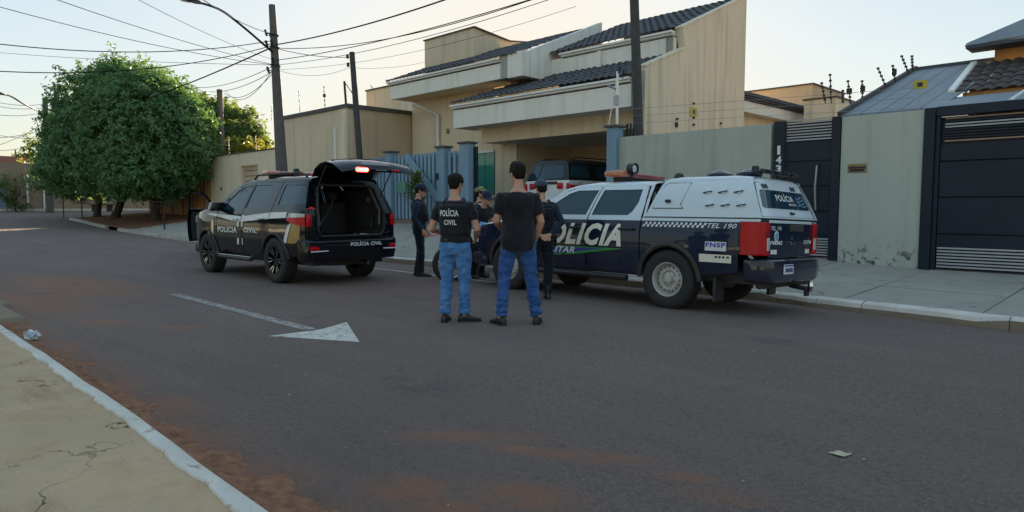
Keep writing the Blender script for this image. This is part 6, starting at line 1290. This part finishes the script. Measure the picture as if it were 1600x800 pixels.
    for sd in (1, -1):
        e = shd[sd].lerp(el[sd], slv) if slv <= 1 else el[sd]; inn = shd[sd] - (shd[sd] - U((0, 0, 1.38))) * .45
        pts = [inn, shd[sd], shd[sd].lerp(e, .55), e]; rs = [.066, .067, .066, .066 if slv <= 1 else .052]
        if slv > 1: w_ = el[sd].lerp(wr[sd], .92); pts += [el[sd].lerp(w_, .4), w_]; rs += [.052, .040]
        mb.tube(pts, rs, 14)
    sh_ = mb.build('shirt', fit['shirt'], T, remesh=.0115, relax=6); folds(sh_, .015, (9, 9, 7))
    mb = MB(); kr = fit.get('leg', 1.)
    rs = [(z, a, b, x) for z, a, b, x in TORSO if z <= 1.05]; mb.loft([[Vector(p) + sh for p in ring(Vector((x, 0, z)), X, Y, b * 1.0 + .004, a * 1.0 + .004)] for z, a, b, x in rs])
    for sd in (1, -1):
        hem = an[sd] + (kn[sd] - an[sd]) * .02; mb.tube([hip[sd] + Vector((0, 0, .03)), hip[sd].lerp(kn[sd], .22), hip[sd].lerp(kn[sd], .6), kn[sd], kn[sd].lerp(an[sd], .4), kn[sd].lerp(an[sd], .8), hem], [.098, .097 * kr, .084 * kr, .070 * kr, .069 * kr, .064 * kr, .068 * kr], 16)
    tr = mb.build('trousers', fit['trousers'], T, remesh=.0115, relax=5); folds(tr, .014, (10, 10, 14), .32)
    for sd in (1, -1):
        f = Vector((math.cos(fy[sd]), math.sin(fy[sd]), 0)); l_ = Vector((-f.y, f.x, 0)); a0 = Vector((an[sd].x, an[sd].y, 0)); bt = fit.get('boot', .0)
        mb = MB(); mb.loft([[a0 + f * t + l_ * (w * math.cos(q)) + Z * max(.006, (hh * .5 + hh * .5 * math.sin(q))) for q in [2 * PI * k / 14 for k in range(14)]] for t, w, hh in ((-.082, .018, .055), (-.07, .034, .085), (-.03, .040, .105), (.03, .041, .098), (.09, .046, .070), (.14, .047, .055), (.18, .036, .046), (.202, .014, .030))])
        if bt: mb.tube([a0 + Z * .05 - f * .02, a0 + Z * (.085 + bt) - f * .02], [.045, .052], 14)
        sh2 = mb.build('shoe', 'shoe', T, remesh=.008, relax=2)
        MB().loft([[a0 + f * t + l_ * (w * sgn) + Z * z for sgn, z in ((-1, 0), (1, 0), (1, .018), (-1, .018))] for t, w in ((-.086, .024), (-.06, .040), (0, .042), (.09, .050), (.15, .050), (.195, .030), (.208, .012))]).build('sole', 'shoe', sh2, True, sharp=30)
    if fit.get('vest'):
        mb = MB(); torso(mb, 1.06, 1.04, 1.42, 0, .036)
        v = mb.build('vest', fit['vest'], T, remesh=.013, relax=7); folds(v, .006, (9, 9, 9))
        for sd in (1, -1): MB().tube([U((-.10, sd * .10, 1.34)), U((-.085, sd * .105, 1.42)), U((-.01, sd * .105, 1.455)), U((.07, sd * .105, 1.41)), U((.10, sd * .10, 1.35))], .022, 8).build('vest_strap', fit['vest'], v, True)
        if fit.get('pouch'):
            for dy, dz in ((.11, 1.13), (-.02, 1.11), (-.13, 1.13)): MB().box(.115, .185, dy - .05, dy + .05, dz - .07, dz + .07).build('pouch', fit['vest'], v, True, .012, 2)
        if fit.get('backpack'): MB().box(-.185, -.12, -.12, .12, 1.20, 1.34).build('back_panel', fit['vest'], v, True, .02, 2)
        if fit.get('text'):
            bv = BVHTree.FromPolygons([q.co for q in v.data.vertices], [tuple(p.vertices) for p in v.data.polygons])
            def onback(y, z):
                hit = bv.ray_cast(Vector((-1, y, z)), X)[0]; return (hit.x - .007, y, z) if hit else (-.15, y, z)
            lettering('POLÍCIA', onback, 'decal_white', v, .145, -.085, 1.255, 1.345, 0, .03); lettering('CIVIL', onback, 'decal_white', v, .095, -.055, 1.155, 1.215, 0, .03)
    if fit.get('belt'): MB().loft([[Vector(p) + sh for p in ring(Vector((.004, 0, z)), X, Y, .127, .178, 24)] for z in (.955, .992)]).build('belt', 'belt', T, True)
    if fit.get('holster'): MB().box(-.03, .05, -.235, -.185, .78, .95).build('holster', 'black_cloth', T, True, .015, 2); MB().lathe([(.03, -.01), (.03, .01), (.022, .01), (.022, -.01), (.03, -.01)], (-.05, .19, .93), 'y', 14).build('handcuff', 'chrome', T, True)
    return T
person('man in light blue jeans and a black vest lettered across the back', (-6.02, 5.09), 123, 1.72, dict(elL=(-.05, .285, 1.10), wrL=(.20, .235, 1.06), elR=(-.02, -.275, 1.10), wrR=(.20, -.20, 1.00), anL=(-.02, .13, .085), anR=(.03, -.10, .085), knL=(.02, .115, .49), knR=(.03, -.105, .49), footL=5, footR=-62, head=-18, nod=6),
       dict(shirt='black_cloth', sleeve=.62, hem=.95, trousers='jeans_light', vest='vest_black', text=1, belt=1, leg=1.04))
person('tall man in a plain black T-shirt and dark blue jeans, legs apart, seen from behind', (-5.40, 5.50), 140, 1.84, dict(elL=(.01, .235, 1.12), wrL=(.25, .16, 1.03), elR=(-.02, -.245, 1.11), wrR=(.10, -.19, .90), anL=(-.03, .19, .085), anR=(-.01, -.20, .085), knL=(.02, .15, .49), knR=(.03, -.15, .49), footL=28, footR=-14, head=16, nod=4),
       dict(shirt='black_cloth', sleeve=.70, hem=.80, trousers='jeans_dark', leg=.98, hairback=.05, hairvol=.014))
person('navy-uniformed officer with peaked cap standing in profile near the blue fence', (-10.63, 8.07), 48, 1.80, dict(elL=(-.05, .235, 1.11), wrL=(.10, .20, .88), elR=(-.07, -.25, 1.11), wrR=(.09, -.235, .88), anL=(-.04, .09, .085), anR=(.03, -.09, .085), knL=(.01, .09, .49), knR=(.04, -.09, .49), footL=4, footR=-6, nod=14),
       dict(shirt='navy_cloth', sleeve=2, hem=.88, trousers='navy_dark', vest='vest_black', pouch=1, cap='cap_navy', boot=.10, belt=0))
person('officer in camouflage cap and cream shirt half hidden behind the motorcycle', (-10.35, 9.42), 55, 1.80, dict(head=-10),
       dict(shirt='cream_cloth', sleeve=.8, hem=.95, trousers='navy_dark', vest='vest_black', cap='camo', beard=1, boot=.1))
person('officer in a navy cap bending forward over the motorcycle seat to write', (-9.74, 8.84), -2, 1.76, dict(lean=.50, shift=(-.10, 0, 0), elL=(.16, .22, 1.16), wrL=(.34, .08, 1.24), elR=(.12, -.24, 1.14), wrR=(.36, -.02, 1.22), handL=(.5, -.6, -.1), handR=(.8, .3, -.2), anL=(-.10, .14, .085), anR=(.0, -.16, .085), knL=(-.02, .13, .50), knR=(.06, -.15, .49), uphead=1, nod=22, head=-4),
       dict(shirt='black_cloth', sleeve=.6, hem=.9, trousers='navy_dark', vest='vest_black', cap='cap_navy', boot=.1, belt=1))
person('officer in grey-blue cap with hands clasped behind the back beside the pickup', (-6.62, 7.22), 148, 1.72, dict(elL=(-.13, .265, 1.14), wrL=(-.175, .055, .945), elR=(-.13, -.265, 1.14), wrR=(-.185, -.075, .955), handL=(-.1, -.9, -.35), handR=(-.1, .9, -.3), palmL=(-.9, 0, .2), palmR=(-.9, 0, .2), anL=(-.02, .12, .085), anR=(.0, -.10, .085), nod=4, head=6),
       dict(shirt='navy_cloth', sleeve=2, hem=.86, trousers='navy_dark', vest='vest_black', backpack=1, cap='cap_grey', boot=.12, holster=1, leg=1.05))

# ------------------------------------------------------------------ motorcycle
def build_bike():
    A = Vector((-9.58, 7.99)); ang = math.atan2(-.9, -.42); B = thing('trail_motorcycle', 'trail motorcycle with a red front mudguard and blue tank panels between the officers', 'motorcycle', (A.x - math.cos(ang) * 1.36, A.y - math.sin(ang) * 1.36, zroad(-9.2, 8.6) - .005), ang)
    B.rotation_euler = (-.12, 0, ang); fx = 1.36
    def bw(x, r, rr, w):
        t = MB().lathe([(rr, -w * .35), (r * .9, -w * .5), (r * .97, -w * .4), (r, -w * .15), (r, w * .15), (r * .97, w * .4), (r * .9, w * .5), (rr, w * .35)], (x, 0, r), 'y', 40).build('wheel', 'tyre', B, True); mb = MB()
        for k in range(46):
            a = 2 * PI * k / 46
            for h in (-.32, .0, .32):
                c = Vector((x + (r + .004) * math.cos(a), h * w, r + (r + .004) * math.sin(a))); tg = Vector((-math.sin(a), 0, math.cos(a))); mb.bar(c - tg * .012, c + tg * .012, w * .22, .016, (math.cos(a), 0, math.sin(a)))
        mb.build('tread', 'tyre', t)
        MB().lathe([(rr * .99, -w * .33), (rr * .93, -w * .15), (rr * .93, w * .15), (rr * .99, w * .33), (rr * .99, -w * .33)], (x, 0, r), 'y', 40).build('rim', 'alu', t, True); mb = MB()
        for k in range(32): a = 2 * PI * k / 32; b = a + (.5 if k % 2 else -.5); mb.tube([(x + .035 * math.cos(b), (.04 if k % 4 < 2 else -.04), r + .035 * math.sin(b)), (x + rr * .94 * math.cos(a), 0, r + rr * .94 * math.sin(a))], .0025, 4)
        mb.build('spokes', 'chrome', t); MB().tube([(x, -.07, r), (x, .07, r)], .035, 12).build('hub', 'alu', t, True); return t
    w = bw(fx, .345, .272, .09); bw(0, .315, .235, .115); MB().lathe([(.06, .06), (.12, .06), (.12, .065), (.06, .065), (.06, .06)], (fx, 0, .345), 'y', 24).build('brake_disc', 'chrome', w)
    for sd in (1, -1): MB().tube([(fx, sd * .09, .345), (fx - .26, sd * .09, 1.0)], [.028, .022], 8).build('fork_leg', 'alu', B, True); MB().box(fx - .1, fx - .02, sd * .085, sd * .105, .42, .62).build('fork_guard', 'plastic_black', B, bevel=.008)
    rings = [[(x, y, z + .02 * (1 - (y / .08) ** 2)) for y in (-ww, -ww * .5, 0, ww * .5, ww)] for x, z, ww in ((fx + .42, .86, .05), (fx + .28, .90, .075), (fx + .05, .885, .08), (fx - .12, .84, .075), (fx - .28, .70, .05))]
    MB().loft(rings + [[(v[0], v[1], v[2] - .012) for v in r] for r in rings[::-1]], cap=False, closed=False).build('front_mudguard', 'bike_red', B, True)
    MB().tube([(fx - .27, 0, 1.02), (fx - .5, 0, .92), (.62, 0, .60), (.45, 0, .42)], .03, 8).build('frame', 'plastic_black', B, True)
    for sd in (1, -1): MB().tube([(fx - .33, sd * .02, .95), (fx - .42, sd * .1, .55), (fx - .55, sd * .12, .36), (.45, sd * .12, .36)], .018, 8).build('frame_tube', 'plastic_black', B, True); MB().tube([(.55, sd * .1, .82), (.0, sd * .1, .88), (-.25, sd * .08, .94)], .016, 8).build('frame_tube', 'plastic_black', B, True); MB().tube([(.45, sd * .12, .38), (0, sd * .11, .315)], .024, 8).build('swing_arm', 'alu', B, True)
    MB().loft([ring(Vector((x, 0, z)), Vector((0, 1, 0)), Vector((0, 0, 1)), a, b, 14) for x, z, a, b in ((.46, .93, .05, .05), (.60, .95, .13, .11), (.80, .98, .15, .14), (.95, 1.0, .12, .11), (1.03, 1.0, .05, .05))]).build('tank', 'bike_blue', B, True)
    for sd in (1, -1): MB().prism([(.66, .82), (1.0, .76), (1.10, .98), (.86, 1.04), (.62, .95)], lambda x, z: (x, sd * (.15 + .05 * (x - .6)), z), lambda x, z: (x, sd * (.165 + .05 * (x - .6)), z)).build('tank_shroud', 'decal_white' if sd > 0 else 'bike_blue', B, bevel=.005); MB().prism([(.12, .70), (.48, .68), (.52, .84), (.02, .88)], lambda x, z: (x, sd * .115, z), lambda x, z: (x, sd * .135, z)).build('side_panel', 'bike_blue', B, bevel=.005); MB().prism([(.2, .74), (.44, .73), (.46, .80), (.16, .82)], lambda x, z: (x, sd * .136, z), lambda x, z: (x, sd * .139, z)).build('panel_decal', 'decal_white', B)
    MB().loft([ring(Vector((x, 0, z)), Vector((0, 1, 0)), Vector((0, 0, 1)), a, b, 12) for x, z, a, b in ((.62, .93, .06, .04), (.45, .91, .11, .05), (.15, .92, .12, .055), (-.2, .95, .10, .05), (-.34, .97, .05, .03))]).build('seat', 'plastic_black', B, True)
    rings = [[(x, y, z) for y in (-ww, 0, ww)] for x, z, ww in ((-.05, .86, .07), (-.35, .88, .08), (-.6, .80, .06))]; MB().loft(rings + [[(v[0], v[1], v[2] - .015) for v in r] for r in rings[::-1]], cap=False, closed=False).build('rear_mudguard', 'plastic_black', B, True); MB().box(-.48, -.40, -.05, .05, .88, .95).build('tail_lamp', 'lamp_red', B, bevel=.01)
    MB().box(.42, .84, -.13, .13, .30, .52).build('crankcase', 'alu', B, True, .04, 2)
    for k in range(7): MB().box(.60, .80, -.09, .09, .53 + k * .032, .545 + k * .032).build('cylinder_fin', 'alu', B)
    MB().box(.62, .78, -.07, .07, .52, .78).build('cylinder', 'plastic_black', B, bevel=.01); MB().tube([(.80, -.05, .68), (.92, -.12, .60), (.80, -.17, .40), (.4, -.18, .42), (.1, -.19, .62), (-.30, -.18, .74)], [.022, .022, .024, .03, .05, .05], 10).build('exhaust', 'dark_metal', B, True)
    MB().tube([(fx - .38, -.38, 1.16), (fx - .33, -.2, 1.15), (fx - .29, -.08, 1.07), (fx - .29, .08, 1.07), (fx - .33, .2, 1.15), (fx - .38, .38, 1.16)], .013, 8).build('handlebar', 'dark_metal', B, True)
    for sd in (1, -1): MB().tube([(fx - .365, sd * .28, 1.157), (fx - .385, sd * .40, 1.16)], .018, 8).build('grip', 'plastic_black', B, True); m = MB().lathe([(.001, 0), (.05, 0), (.055, .015), (.001, .02)], (fx - .36, sd * .33, 1.32), 'x', 14).build('mirror', 'plastic_black', B, True); MB().tube([(fx - .36, sd * .26, 1.16), (fx - .35, sd * .33, 1.30)], .006, 5).build('mirror_stem', 'dark_metal', m)
    MB().loft([[(fx - .16 - o, y, z) for y, z in ((-.11, 1.10), (-.09, .92), (.09, .92), (.11, 1.10), (.06, 1.20), (-.06, 1.20))] for o in (0, .05)]).build('headlight_mask', 'decal_white', B, True, .012); MB().lathe([(.001, .03), (.06, .02), (.065, 0)], (fx - .16, 0, 1.03), 'x', 16).build('headlight', 'lamp_clear', B, True)
    MB().tube([(.45, .12, .34), (.40, .30, .03)], .014, 6).build('side_stand', 'dark_metal', B); MB().tube([(.52, -.25, .34), (.52, .25, .34)], .014, 6).build('foot_pegs', 'dark_metal', B)
build_bike()
